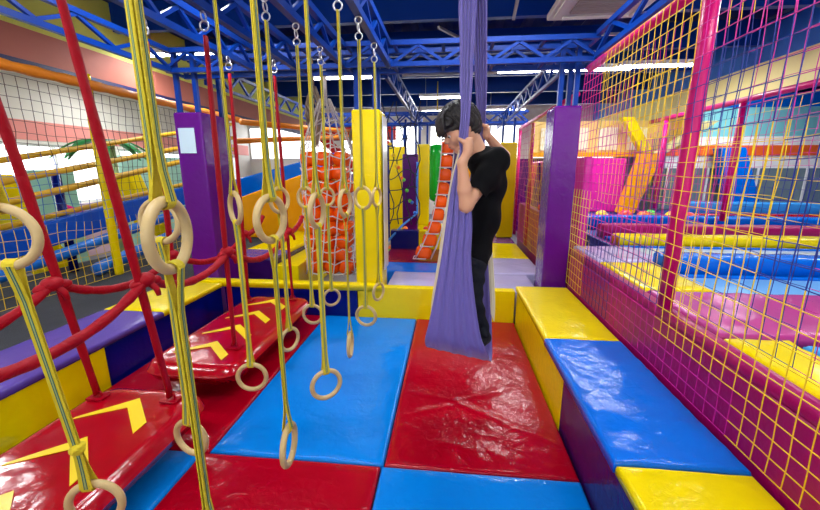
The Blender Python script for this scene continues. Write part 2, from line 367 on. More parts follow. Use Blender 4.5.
# ================================================================== RINGS ON STRAPS
def ring_chain(X, Y, zu, zl, au, al, label, tilt=(0,0), knot=False):
    r = empty('gymnastic_ring_strap', (X,Y,zl-.1), label, 'gymnastic rings', 'wooden rings on yellow straps')
    c = M(); c.torus((X,Y,2.575),(1,0,0),(0,0,1),.022,.005,14,6); c.torus((X,Y,2.525),(0,1,0),(0,0,1),.026,.005,14,6); c.torus((X,Y,2.475),(1,0,0),(0,0,1),.024,.005,14,6)
    c.build('carabiner', chrome, r, smooth=True)
    RR, rr = .077, .0125
    def P0(z): return Vector((X,Y,z))
    def P1(z):
        t = (zu-z)/(zu-zl); return Vector((X+tilt[0]*t, Y+tilt[1]*t, z))
    def ringm(z, a):
        u = Vector((math.cos(a), math.sin(a), 0)); M().torus(P1(z),u,(0,0,1),RR,rr,40,12).build('wooden_ring', wood, r, smooth=True); return u
    uu, ul = ringm(zu, au), ringm(zl, al)
    def strap(PP, zt, zb, ut, ub, wt, wb, loopT, loopB):
        # two plies with green stripes, splayed where they pass round the wood
        m = M(); nn = ub.cross(Vector((0,0,1))); N = 14
        for sgn in (-1, 1):
            pts = []; ws = []
            for i in range(N+1):
                t = i/N; z = zt+(zb-zt)*t
                off = .0035 + (.013*max(0, 1-(z-zb)/.09) if loopB else 0) + (.013*max(0, 1-(zt-z)/.09) if loopT else 0)
                pts.append(PP(z) + nn*off*sgn); ws.append(wt+(wb-wt)*t + (.012*math.exp(-(z-zb)/.06) if loopB else 0))
            ax = ut.lerp(ub, .6).normalized() if ut.dot(ub) > 0 else ub
            m.mi = 0; m.band(pts, ub, ws, .003)
            m.mi = 1
            for q, w_ in ((-.08, .0022), (.16, .0022)):
                m.band([p + nn*sgn*.0022 + ub*q*ws[i] for i, p in enumerate(pts)], ub, w_, .0012)
            m.mi = 2; m.band([p + nn*sgn*.0020 + ub*.04*ws[i] for i, p in enumerate(pts)], ub, .0035, .0011)
        for (on, z, s) in ((loopT, zt, 1), (loopB, zb, -1)):
            if on:
                pts = [PP(z) + nn*.0175*math.cos(a) + Vector((0,0,s*.0175*math.sin(a))) for a in [math.pi*k/8 for k in range(9)]]
                m.mi = 0; m.band(pts, ub, .029, .003)
        m.build('strap', [webY, webG, webS], r)
    strap(P0, 2.455, zu+RR, uu, uu, .021, .027, False, True)
    strap(P1, zu-RR, zl+RR, uu, ul, .026, .025, True, True)
    if knot:
        k = zl+RR+.14; kp = P1(k); M().ell(kp,(.024,.02,.016),12,8).ell(kp+Vector((.006,0,.01)),(.016,.022,.014),12,8).build('strap_knot', webY, r, smooth=True)
    return r
def ang(X, Y, ratio, s=1):      # yaw of a ring whose apparent width is ratio of its height
    b = math.atan2(Y, X) - math.pi/2
    return b + s*math.acos(min(1, ratio))
for (X,Y,zu,zl,ru,rl,s,lab) in [
 (-1.15,.86,1.43,.53,.8,.8,-1,'wooden rings on yellow strap, at the far left edge nearest the camera'),
 (AX,1.33,1.41,.47,.75,.65,-1,'rings on yellow strap, upper ring seen behind the biggest hanging ring'),
 (AX,1.85,1.41,.455,.3,.95,-1,'rings on yellow strap between the two near red straps of the farther board'),
 (AX,2.37,1.41,.443,.7,.75,1,'rings on yellow strap, left row, lower ring just off the board end'),
 (AX,2.83,1.393,.45,.75,.95,-1,'rings on yellow strap, left row, second from the yellow post'),
 (AX,3.34,1.364,.42,.8,.95,1,'rings on yellow strap, left row, hanging before the orange cushions'),
 (BX,.79,1.455,.55,.5,.5,1,'rings on yellow strap, with the biggest upper ring in the picture'),
 (BX,1.29,1.43,.505,.6,.35,1,'rings on yellow strap, lower ring nearly edge-on over the mat seam'),
 (BX,1.77,1.41,.486,.4,.95,1,'rings on yellow strap, with lowest open ring over the blue mat'),
 (BX,2.27,1.405,.476,.42,.17,1,'rings on yellow strap, lower ring fully edge-on above the blue mat'),
 (BX,2.76,1.40,.482,.75,.95,-1,'rings on yellow strap, hanging before the left of the yellow post'),
 (BX,3.30,1.37,.505,.45,.6,1,'rings on yellow strap, the last before the right of the yellow post')]:
    ring_chain(X,Y,zu,zl,ang(X,Y,ru,s),ang(X,Y,rl,s),lab,(.015,.07) if X < -1.12 else (0,0), X < -1.12)
# ================================================================== SWINGING BOARDS
def board(y0, y1, strs, label, seed):
    x0, x1, z0, z1 = -2.15, -1.42, .145, .275
    r = empty('swinging_board', ((x0+x1)/2,(y0+y1)/2,z0), label, 'swinging board', 'red swinging boards')
    m = M(); nx, ny = 26, 44; rr = .06; cr = .16
    def corner(x, y):   # squash the plan into a rounded rectangle
        cx = min(max(x, x0+cr), x1-cr); cy = min(max(y, y0+cr), y1-cr); dx, dy = x-cx, y-cy
        d = math.hypot(dx, dy); mx = max(abs(dx), abs(dy))
        return (cx+dx*mx/d, cy+dy*mx/d) if d > 1e-6 and abs(dx) > 1e-6 and abs(dy) > 1e-6 else (x, y)
    for side in (1, 0):
        for j in range(ny+1):
            for i in range(nx+1):
                x, y = x0+(x1-x0)*i/nx, y0+(y1-y0)*j/ny; ed = min(x-x0, x1-x, y-y0, y1-y)
                X_, Y_ = corner(x, y); e = min(1, ed/rr); h = (z1-z0)/2*math.sqrt(max(0, 1-(1-e)**2))
                c = (z0+z1)/2; w = (.005*noise.noise(Vector((x*5+seed,y*5,0)))+.003*noise.noise(Vector((x*16,y*16,seed))))*e
                m.v.append((X_, Y_, c + (h+w if side else -h-w)))
    k = (nx+1)*(ny+1)
    for j in range(ny):
        for i in range(nx):
            a = j*(nx+1)+i; m.face((a,a+1,a+nx+2,a+nx+1)); m.face((k+a,k+a+nx+1,k+a+nx+2,k+a+1))
    m.build('deck', V['gloss'], r, smooth=True)
    nchev = 4
    for q in range(nchev):
        yc = y1-.14-q*.335; cx = -1.80; hw = .21; t = .09
        mm = M()
        for s in (-1, 1):
            N = 8; b = len(mm.v)
            for i in range(N+1):
                f = i/N; x = cx+s*hw*f; y = yc-.20*f
                for yy in (y-t*(1-.8*f*(s<0)), y): mm.v.append((x, yy, z1+.006+.003*noise.noise(Vector((x*5,yy*5,1)))))
            for i in range(N):
                a = b+2*i; mm.face((a,a+2,a+3,a+1) if s > 0 else (a,a+1,a+3,a+2))
        o = mm.build('arrow_stripe', mat('yellow arrow tape', (246,212,20), .35, coat=.3), r)
        sd = o.modifiers.new('s','SOLIDIFY'); sd.thickness = .003
    for (X, Y, Xt, Yt) in strs:
        top = Vector((Xt,Yt,2.45)); bot = Vector((X,Y,z1+.03)); dirv = (bot-top)
        N = 22; pts = [top+dirv*i/N for i in range(N+1)]
        ws = [.03+.008*math.sin(math.pi*i/N)+.002*math.sin(i*2.1) for i in range(N+1)]
        m = M().tube(pts, [w*.72 for w in ws], 10, sx=.5)
        s = m.build('hanging_strap', webR, r, smooth=True)
        M().torus((Xt,Yt,2.51),(1,0,0),(0,0,1),.03,.006,16,6).torus((Xt,Yt,2.565),(0,1,0),(0,0,1),.028,.006,16,6).build('shackle', chrome, s, smooth=True)
        M().box(X-.05,X+.05,Y-.035,Y+.035,z1+.004,z1+.016).tube([(X-.025,Y,z1+.015),(X-.025,Y,z1+.045),(X+.025,Y,z1+.045),(X+.025,Y,z1+.015)],.006,6).build('bracket', V['red'], s, bevel=.004)
    return r
board(2.2,3.76,[(-1.6,2.52,-1.6,2.57),(-1.6,3.62,-1.64,3.66),(-2.05,3.56,-2.0,3.52),(-2.05,2.55,-2.06,2.62)],'farther glossy red swinging board with yellow arrows',1)
board(.45,1.98,[(-1.6,.72,-1.6,.62),(-1.6,1.84,-1.6,1.57),(-2.05,1.82,-2.05,1.56),(-2.05,.72,-2.05,.62)],'nearer red swinging board with yellow arrows in the bottom left corner',8)
def rope_rail(X, knots, ends, label):
    r = empty('rope_rail', (X, knots[0][0], .8), label, 'rope rail', 'red rope handrails')
    P = [ends[0]] + knots + [ends[1]]; pts = []
    for a, b in zip(P[:-1], P[1:]):
        N = 26
        for i in range(N):
            t = i/N; L = abs(b[0]-a[0]); pts.append(Vector((X+.004*math.sin(t*9), a[0]+(b[0]-a[0])*t, a[1]+(b[1]-a[1])*t-.16*L*4*t*(1-t)*.9)))
    pts.append(Vector((X, P[-1][0], P[-1][1])))
    rad = [.022+.004*abs(math.sin(i*2.3))+.004*noise.noise(Vector((i*.9,X,0)))+.003*math.sin(i*1.7) for i in range(len(pts))]
    M().tube(pts, rad, 10).build('rope', webR, r, smooth=True)
    for (y, z) in knots:
        m = M(); m.ell((X,y,z),(.045,.055,.04),14,8); m.ell((X+.01,y+.05,z-.015),(.03,.04,.026),12,7); m.ell((X-.008,y-.045,z-.015),(.028,.045,.028),12,7); m.tube([(X,y,z),(X+.045,y+.015,z-.05),(X+.05,y+.02,z-.09)],[.02,.016,.012],8)
        m.build('knot', webR, r, smooth=True)
    return r
rope_rail(-1.6,[(.68,1.02),(1.79,1.03),(2.55,1.02),(3.63,1.0)],[(.1,.85),(4.0,1.1)],'red rope handrail of the boards on the side of the blue mat')
rope_rail(-2.05,[(.68,1.02),(1.70,1.02),(2.57,.98),(3.60,.97)],[(.1,.85),(4.0,1.1)],'red rope handrail of the boards on the side of the grey carpet')
# ================================================================== RIGHT NET WALL
r = empty('padded_wall', (1.4,2,FZ), 'long magenta padded wall along the right bench', 'padded wall')
M().box(1.285,1.45,-.5,4.09,FZ,.72).build('panel', V['magenta'], r, bevel=.02)
M().tube([(1.335,-.5,.745),(1.335,4.09,.745)],.045,14).build('top_roll', V['magenta'], r, smooth=True)
r = empty('climbing_scaffold', (1.298,2.3,.79), 'magenta foam-sleeved post and rail carrying the right net', 'net frame')
M().tube([(1.298,2.3,.792),(1.298,2.3,1.4),(1.298,2.3,2.1),(1.298,2.3,2.615)],.039,16).build('post', magp, r, smooth=True)
M().tube([(1.298,-.4,2.54),(1.298,2.26,2.54)],.034,12).build('rail', magp, r, smooth=True)
M().tube([(1.298,2.34,2.54),(1.298,4.05,2.54)],.034,12).build('rail', magp, r, smooth=True)
def pk(i, j):
    y = .35+i*.075; z = .44+j*.075
    if y > 3.55: return 0 if z < 1.35 else 1
    if y > 2.9: return (2 if z < 1.0 else 1 if z < 1.9 else 0)
    if y > 2.25: return 1 if z < .8 else (0 if z > 1.75 else (2 if z < 1.15 else 1))
    if y > 1.55: return 0 if z > .62 and z < 1.75 else (2 if z < 2.1 and z > .6 else 1)
    if y > 1.1: return 0 if z < 1.15 else (2 if z < 1.9 else 1)
    return 0 if z < 1.0 else 2
tag(net((1.25,.35,.44),(0,.075,0),(0,0,.075),49,28,.0016,[netY,netM,netN],pk,wob=.0055),'multicoloured yellow magenta and navy safety net along the right bench','net')
tag(net((1.43,1.0,.80),(0,.085,0),(0,0,.085),36,20,.0012,[netM,netN,netY],lambda i,j:(i//7+j//6)%3,wob=.01),'second magenta and navy net just behind the right bench net','net')
# ================================================================== RIGHT TRAMPOLINE AREA
deckm = mat('deep blue deck carpet', (12,50,130), .6)
struct(M().box(1.46,11.9,-.5,4.6,FZ,.64).box(2.1,11.9,4.6,10,FZ,.64).build('trim_3', deckm))
TG = 'trampoline surround pads'
def tp(x0,x1,y0,y1,z1,key,lab,seed=0,z0=.642,amp=.008): tag(pad('trampoline_pad',x0,x1,y0,y1,z0,z1,V[key],amp=amp,seed=seed,step=.06,r=.03),lab,'pad',TG)
tp(1.46,1.80,-.2,2.05,.73,'yellow','yellow surround pad behind the magenta wall nearest the camera')
tp(1.82,4.6,-.2,2.0,.73,'sky','light blue trampoline pad at the right edge nearest the camera')
tp(1.46,4.6,2.07,2.85,.74,'rose','glossy rose pink pad crossing behind the magenta wall',4)
tp(1.46,1.95,2.87,3.75,.74,'yellow','yellow surround pad seen through the net beside the magenta post',5)
tp(1.46,2.1,3.77,4.55,.74,'pale','pale lilac surround pad behind the right purple post',6)
tp(1.97,5.6,3.55,3.80,.84,'blue','raised glossy blue pad between two trampolines')
tp(2.12,6.2,4.9,5.15,.80,'yellow','long yellow surround pad across the trampoline area')
tp(2.2,5.8,5.6,5.85,.84,'magenta','long magenta surround pad across the trampoline area')
tp(2.2,6.6,6.5,6.8,.86,'blue','far blue surround pad across the trampoline area',3)
tp(4.2,8.8,7.2,7.45,.84,'red','far red surround pad at the right edge')
tp(4.8,10,8.4,8.8,.95,'sky','farthest light blue pad below the dark windows')
def bed(x0,x1,y0,y1,z,lab,key):
    r = empty('trampoline_bed',((x0+x1)/2,(y0+y1)/2,z),lab,'trampoline','trampoline beds')
    M().box(x0+.06,x1-.06,y0+.06,y1-.06,z,z+.01).build('jump_sheet', key, r)
    M().box(x0,x1,y0,y0+.058,z-.01,z+.03).box(x0,x1,y1-.058,y1,z-.01,z+.03).box(x0,x0+.058,y0+.06,y1-.06,z-.01,z+.03).box(x1-.058,x1,y0+.06,y1-.06,z-.01,z+.03).build('border', V['blue'], r, bevel=.01)
sheet = mat('pale blue jump sheet', (120,180,225), .18, coat=.4); sheetd = mat('silver blue jump sheet', (190,210,230), .2, coat=.4)
bed(1.97,5.6,2.87,3.53,.66,'pale blue trampoline bed beyond the magenta post','x' and sheet)
bed(2.12,5.8,3.82,4.88,.66,'silvery blue trampoline bed in the middle of the right area',sheetd)
bed(2.2,5.8,5.17,5.58,.66,'narrow pale trampoline bed between yellow and magenta pads',sheetd)
# magenta poles, farther rail and net
r = empty('climbing_scaffold',(4.0,6.0,.86),'farther magenta net frame of thin posts in the trampoline area','net frame')
for (x,y) in ((4.0,6.0),(4.0,7.9),(4.0,3.4)): M().tube([(x,y,.87 if y>5 else .69),(x,y,2.5)],.045,12).build('post', magp, r, smooth=True)
M().tube([(4.0,1.5,2.54),(4.0,8.5,2.54)],.04,12).build('rail', magp, r, smooth=True)
tag(net((3.88,2.2,1.0),(0,.13,0),(0,0,.13),48,11,.0022,[netM,netY,netN],lambda i,j:(i//9+j//5)%3,wob=.02),'far net hung from the farther magenta frame','net')
# far right building end: dark windows, orange band, blue slanted supports
r = empty('lounge_front',(8,10,.64),'long glazed lounge front with orange band beyond the trampolines','facade')
dark = mat('tinted lounge glass', (116,134,142), .12, coat=.5); obm = mat('orange band paint', (240,100,30), .5); tq = mat('turquoise board paint', (120,200,205), .5)
M().box(5.16,11.8,10.0,10.12,.66,1.64).build('tinted_glass', dark, r); M().box(5.16,11.8,9.98,10.12,1.641,1.93).build('window_gleam_band', white, r)  # white band and lightened glass stand in for bright window reflections
M().box(5.16,11.8,9.95,10.12,1.931,2.16).build('orange_band', obm, r); M().box(5.16,11.8,9.97,10.12,2.161,2.36).build('white_band', white, r)
M().box(5.16,11.8,9.98,10.12,2.361,3.0).build('turquoise_board', tq, r); M().box(5.16,11.8,9.96,10.12,3.001,3.3).build('blue_board', V['blue'], r)
for x in (5.2,6.1,7.2,8.25,9.3,10.4): M().box(x,x+.04,9.94,9.97,.66,1.64).build('mullion', white, r)
for i, (x, lab) in enumerate(((6.15,'blue slanted support beside the nearer tinted windows'),(8.7,'blue slanted support at the right edge before the tinted windows'))):
    m = M(); m.hexa([(x+.35,9.55,.66),(x+1.05,9.55,.66),(x+1.05,9.85,.66),(x+.35,9.85,.66),(x-.1,9.55,2.1),(x+.45,9.55,2.1),(x+.45,9.85,2.1),(x-.1,9.85,2.1)])
    tag(m.build('slanted_support', V['blue'], bevel=.03, base=(x,9.7,.66)), lab, 'support', 'blue slanted supports')
# yellow tree-shaped support, pink wall and amber shelves
r = empty('forked_support',(4.1,9.0,.66),'yellow forked tree-shaped support left of the glazed lounge','support')
M().hexa([(3.75,8.9,.66),(4.1,8.9,.66),(4.1,9.15,.66),(3.75,9.15,.66),(4.1,8.9,1.95),(4.55,8.9,1.95),(4.55,9.15,1.95),(4.1,9.15,1.95)]).build('trunk', V['amber'], r, bevel=.02)
M().hexa([(4.1,8.9,1.955),(4.35,8.9,1.955),(4.35,9.1,1.955),(4.1,9.1,1.955),(3.6,8.9,2.7),(3.85,8.9,2.7),(3.85,9.1,2.7),(3.6,9.1,2.7)]).build('branch', V['yellow'], r, bevel=.02)
M().hexa([(4.36,8.9,1.955),(4.6,8.9,1.955),(4.6,9.1,1.955),(4.36,9.1,1.955),(5.3,8.9,2.6),(5.55,8.9,2.6),(5.55,9.1,2.6),(5.3,9.1,2.6)]).build('branch', cream, r, bevel=.02)
tag(block('padded_wall',2.9,3.98,9.3,9.5,FZ+.745,1.86,V['pink'],bevel=.03),'bright pink padded wall at the back of the trampoline area','padded wall')
r = empty('upper_gallery',(3.2,9.5,1.9),'cream and amber gallery front above the bright pink wall','gallery')
M().box(1.9,4.9,9.6,9.7,1.9,2.7).build('panel', mat('apricot gallery paint', (246,206,120), .5), r)
for i, x in enumerate((2.1,2.75,3.4,4.05)): M().box(x,x+.42,9.55,9.59,2.05,2.55).build('opening_board', mat('cream gallery board', (250,240,205), .5), r)
M().box(1.9,4.9,9.5,9.59,1.9,2.0).build('ledge', V['amber'], r)
BC = dict(r=mat('red plastic ball',(230,60,40),.35), g=mat('green plastic ball',(90,200,60),.35), y=mat('yellow plastic ball',(245,210,40),.35), b=mat('blue plastic ball',(30,110,220),.35), o=mat('orange plastic ball',(245,120,30),.35))
for i,(x,y,k,nm) in enumerate([(3.2,7.3,'r','red'),(3.45,7.15,'o','orange'),(3.65,7.35,'g','green'),(3.95,7.2,'y','yellow'),(4.1,6.98,'r','coral red'),(2.75,7.2,'y','pale yellow')]):
    o = M().ell((x,y,.772),(.12,.12,.12),18,12).build('foam_ball', BC[k], smooth=True, base=(x,y,.66)); tag(o, nm+' foam ball lying on the trampoline deck '+('near the pink wall' if i<5 else 'left of all other balls'),'ball','foam balls on the deck')
# ================================================================== AC + LIGHTS
r = empty('ceiling_cassette',(1.35,4.2,3.2),'white square air conditioning cassette hanging under the roof','air conditioner')
acw = mat('off white plastic', (226,216,204), .5)
M().box(1.02,1.95,3.7,4.78,3.2,3.27).build('fascia_panel', acw, r, bevel=.015); M().box(1.09,1.88,3.77,4.71,3.27,3.50).build('casing', acw, r)
m = M()
for k in range(16): m.box(1.2,1.78,3.9+k*.042,3.92+k*.042,3.178,3.198)
m.build('intake_grille', mat('beige grille', (176,160,146), .6), r)
M().box(1.06,1.13,3.8,4.68,3.175,3.198).box(1.84,1.91,3.8,4.68,3.175,3.198).box(1.16,1.82,4.64,4.7,3.175,3.198).build('air_flap', acw, r, bevel=.005)
tubee = mat('lit fluorescent tube', (255,255,255), emit=9)
LT = [(-2.1,7.75,'strip light above the farther end of the left trusses'),(1.4,7.6,'strip light right of the purple silk'),(3.5,7.45,'strip light seen through the right net'),(-.3,12.2,'farthest strip light above the far windows'),(1.6,12.2,'small distant strip light above the right corridor'),(2.55,7.6,'strip light just right of the truss corner'),(6.6,6.4,'strip light at the right edge by the cream fascia'),(6.2,8.8,'lower strip light over the glazed lounge'),
      (-2.0,3.2,'added strip light overhead above the swinging boards'),(.3,3.3,'added strip light overhead above the purple silk'),(-.8,.6,'added strip light overhead nearest the camera'),(-4.2,6.0,'added strip light beside the pink fascia'),(1.9,1.2,'added strip light overhead above the right net wall'),(-6.6,4.0,'added fill strip light beyond the left net nearest the camera'),(-6.6,8.0,'farther added fill strip light beyond the left net'),(3.4,3.6,'added strip light above the near trampoline beds'),(-.2,10.0,'added fill strip light above the green bag'),(6.4,3.0,'added strip light beside the right wall'),(-3.6,1.2,'added strip light above the grey carpet')]  # fittings in this row are added, for fill light and reflections
for (x,y,lab) in LT:
    r = empty('strip_light',(x,y,3.32),lab,'strip light','ceiling strip lights')
    M().box(x-.6,x+.6,y-.06,y+.06,3.36,3.42).build('housing', white, r)
    for hx in (x-.44, x+.44): M().box(hx-.005,hx+.005,y-.004,y+.004,3.422,3.97).build('hanger', chrome, r); M().tube([(x-.57,y,3.335),(x+.57,y,3.335)],.018,10).build('tube', tubee, r, smooth=True)
    l = bpy.data.lights.new('strip_lamp','AREA'); l.shape='RECTANGLE'; l.size=1.15; l.size_y=.12; l.energy=44; l.color=(.96,.98,1)
    lo = bpy.data.objects.new('strip_lamp', l); COL.objects.link(lo); lo.parent = r; lo.location=(0,0,-.02)
# ================================================================== FAR CORRIDOR
CG = 'vinyl pads of the far walkway'
def wp(x0,x1,y0,y1,key,lab,seed=0,z1=.30): tag(pad('walkway_pad',x0,x1,y0,y1,FZ,z1,V[key],seed=seed,step=.08,amp=.004),lab,'pad',CG)
wp(-.70,1.0,4.06,4.80,'pale','glossy pale pad just behind the yellow rail',1)
wp(-.98,-.02,4.81,5.32,'blue','blue walkway pad behind the yellow post',2)
wp(-.98,-.02,5.33,6.28,'dred','dark red walkway pad before the low yellow wall',3)
wp(-.01,.50,4.81,7.2,'dpurple','dark purple walkway pad in the middle of the corridor',4)
wp(.51,1.22,4.81,5.72,'pale','pale glossy walkway pad beside the right purple post',5)
wp(.51,1.22,5.73,6.95,'yellow','yellow walkway pad in the right corridor',6)
wp(.51,1.22,6.96,8.4,'purple','purple walkway pad at the foot of the slim yellow post',7)
tag(block('foam_block',-.50,0.02,6.30,6.5,FZ,.60,V['yellow']),'low yellow foam wall across the corridor','block','low foam wall of the corridor')
tag(block('foam_block',-.98,-.505,6.30,6.5,FZ,.60,V['navy']),'low navy foam wall beside the low yellow one','block','low foam wall of the corridor')
tag(pad('walkway_pad',-.98,.45,7.3,8.6,FZ,.42,V['yellow']),'yellow pad behind the low foam wall','pad',CG)
def slim(x0,x1,y0,y1,z0,z1,key,lab):
    r = empty('padded_post',((x0+x1)/2,(y0+y1)/2,z0),lab,'post','slim padded posts farther back')
    M().box(x0,x1,y0,y1,z0,z1).build('cover', V[key], r, bevel=.02)
    for x in (x0+.05, x1-.05): M().box(x-.02,x+.02,(y0+y1)/2-.02,(y0+y1)/2+.02,z1+.002,2.55).build('steel_tube', steelb, r)
slim(-.92,-.62,7.5,7.8,.425,1.90,'purple','slim dark purple post with a blue rope in the corridor')
slim(-.70,-.44,8.25,8.5,.425,2.13,'yellow','slim yellow post behind the dark purple one')
slim(-1.35,-.98,8.6,8.9,.0,2.1,'yellow','slim yellow post behind the coloured climbing ropes')
slim(.93,1.24,7.5,7.8,.305,2.10,'yellow','slim yellow post behind the boy at the right corridor')
m = M(); m.tube([(-.31,9,2.17),(-.31,9,2.13),(-.31,9,1.9),(-.31,9,1.5),(-.31,9,1.1),(-.31,9,.93),(-.31,9,.88)],[.07,.15,.17,.175,.17,.15,.07],18)
r = empty('punching_bag',(-.31,9,.88),'hanging green bag left of the boy','bag'); m.build('body', V['green'], r, smooth=True)
M().tube([(-.31,9,2.18),(-.31,9,3.5)],.012,6).build('hanging_rope', webY, r)
tag(block('padded_wall',-.08,.35,9.4,9.6,FZ,2.05,V['dpurple']),'dark purple padded wall behind the green bag','padded wall')
tag(block('padded_wall',-2.2,-1.38,9.4,9.6,FZ,2.2,V['navy']),'navy padded wall behind the coloured climbing ropes','padded wall')
tag(block('padded_wall',.5,1.5,11.0,11.2,FZ,1.9,V['amber']),'amber padded wall at the far end of the corridor straight beyond the boy','padded wall')
tag(block('padded_wall',1.52,2.8,11.0,11.2,FZ,1.9,V['purple']),'purple padded wall at the far end right of the corridor','padded wall')
# small balls and toys on far pads
for i in range(9):
    x = -1.30+.33*((i*.618)%1); y = 6.75+.3*((i*.377)%1)+i*.12; c = 'ryobg'[i%5]
    tag(M().ell((x,y,-.02),(.08,.08,.08),12,8).build('play_ball', BC[c], smooth=True, base=(x,y,FZ)), '%s play ball, %s from the camera in the pit by the climbing ropes' % (dict(r='red',y='yellow',o='orange',b='blue',g='green')[c], ['nearest','second','third','fourth','fifth','sixth','seventh','eighth','farthest'][i]), 'ball', 'balls in the small ball pit')
for (x,y,z,c,lab) in [(-.85,7.38,.47,'o','orange ball beside the slim dark purple post'),(-.45,7.42,.47,'r','red ball right of the slim dark purple post'),(-.3,7.6,.48,'b','blue ball under the green bag'),(-.12,7.5,.47,'y','yellow ball under the green bag'),(-.31,9.0,.828,'g','green ball hanging under the green bag')]:
    rad = .05; tag(M().ell((x,y,z+.0),(rad,rad,rad),14,9).build('play_ball', BC[c], smooth=True, base=(x,y,z-rad)),lab,'ball','small balls of the corridor')
# hanging rope web with coloured holds
r = empty('rope_web',(-.8,5.7,.9),'dark climbing rope web with coloured holds behind the yellow post','rope web')
rp = mat('dark rope', (30,34,60), .8); m = M()
for i in range(5):
    x0 = -1.0+i*.13; m.tube([(x0+.05*math.sin(q*1.3+i*2), 5.7+.04*math.cos(q+i), 2.55-q*.16) for q in range(12)], .009, 6)
for j in range(7):
    z = 2.2-j*.22; m.tube([(-1.0+q*.065+.0, 5.7, z-.05*math.sin(q*math.pi/4)+.03*math.sin(j*3+q)) for q in range(9)], .008, 6)
m.build('ropes', rp, r, smooth=True)
for i in range(14):
    x = -1.0+.52*((i*.618)%1); z = .95+1.35*((i*.377)%1); M().ell((x,5.69,z),(.028,.028,.028),10,7).build('hold', BC['rgybo'[i%5]], r, smooth=True)
tag(M().tube([(-.62,7.45,1.75),(-.63,7.43,1.2),(-.6,7.2,.8),(-.8,6.6,.66),(-1.0,6.0,.45)],.02,8).build('hanging_rope', mat('blue rope',(40,120,210),.7), smooth=True, base=(-.62,7.4,.45)),'blue rope hanging from the slim dark purple post','rope')
# orange cushions in white nets
def cushion(c, s, rz, lab, grp):
    m = M(); N = 10
    for a in range(N+1):
        for b in range(N*2):
            th = math.pi*a/N; ph = math.pi*b/N
            x = math.sin(th)*math.cos(ph); y = math.sin(th)*math.sin(ph); z = math.cos(th)
            q = (abs(x)**4+abs(y)**4+abs(z)**4)**-.25
            x, y, z = x*q*s[0], y*q*s[1], z*q*s[2]
            m.v.append((c[0]+x*math.cos(rz)-z*math.sin(rz), c[1]+y, c[2]+x*math.sin(rz)+z*math.cos(rz)))
    for a in range(N):
        for b in range(N*2):
            l = (b+1)%(N*2); m.face((a*2*N+b,(a+1)*2*N+b,(a+1)*2*N+l,a*2*N+l))
    tag(m.build('foam_cushion', V['orange'], smooth=True, base=c), lab, 'cushion', grp)
rows = ['lowest','second lowest','third lowest','fourth lowest','middle','fourth highest','third highest','second highest','topmost']
k = 0
for j in range(9):
    for i in range(3):
        z = .30+j*.18; x = -1.80+i*.20+.03*math.sin(j*2.1+i); rz = .25*math.sin(j*1.7+i*2.3)
        cushion((x,5.0-.03*abs(math.sin(i*2+j*3)),z),(.098,.16,.092),rz,'orange foam cushion in the white net sack, %s row, %s' % (rows[j],('left','centre','right')[i]),'orange cushions in the net sack')
r = empty('net_sack',(-1.6,5.0,.2),'tall white net sack full of orange cushions left of the yellow post','net sack')
m = M()
for i in range(14):
    a = 2*math.pi*i/14
    m.tube([(-1.6+(.36+.015*math.sin(q*2+i))*(1 if z<1.85 else max(.12,1-(z-1.85)*1.3))*math.cos(a+.12*q/3), 5.0+.25*(1 if z<1.85 else max(.12,1-(z-1.85)*1.3))*math.sin(a+.12*q/3), z) for q, z in enumerate([.2+.12*t for t in range(20)])],.0085,5)
m.build('vertical_cords', netW, r, smooth=True); m = M()
for q in range(15):
    z = .25+q*.15; s = 1 if z<1.85 else max(.12,1-(z-1.85)*1.3)
    m.tube([(-1.6+.365*s*math.cos(2*math.pi*i/20),5.0+.255*s*math.sin(2*math.pi*i/20),z+.03*math.sin(i*2.2+q)) for i in range(20)],.0075,5,True)
m.build('cross_cords', netW, r, smooth=True)
M().tube([(-1.6,5,2.4),(-1.6,5,2.9)],.03,8).build('hanging_rope', netW, r)
# leaning orange ladder of cushions left of the boy
for j in range(9):
    z = .42+j*.185; x = -.36+.36*(1-math.exp(-j*.28))
    cushion((x,5.45,z),(.085+.03*max(0,3-j)/3,.07,.088),-.2*math.exp(-j*.3),'orange foam block of the leaning cushion ladder left of the boy, %s' % rows[j],'orange blocks of the cushion ladder')
r = empty('cushion_ladder_net',(-.2,5.4,.34),'white net holding the leaning column of orange blocks','net')
m = M()
for s in (-1, 1):
    for yy in (5.36,5.54): m.tube([(-.36+.36*(1-math.exp(-j*.28))+s*(.085+.03*max(0,3-j)/3),yy,.34+j*.185) for j in range(10)],.008,6)
for j in range(10):
    x = -.36+.36*(1-math.exp(-(j-.5)*.28)); m.tube([(x-.09,5.36,.34+j*.185),(x+.09,5.36,.34+j*.185),(x+.09,5.54,.34+j*.185),(x-.09,5.54,.34+j*.185)],.008,6,True)
m.build('cords', netW, r, smooth=True)
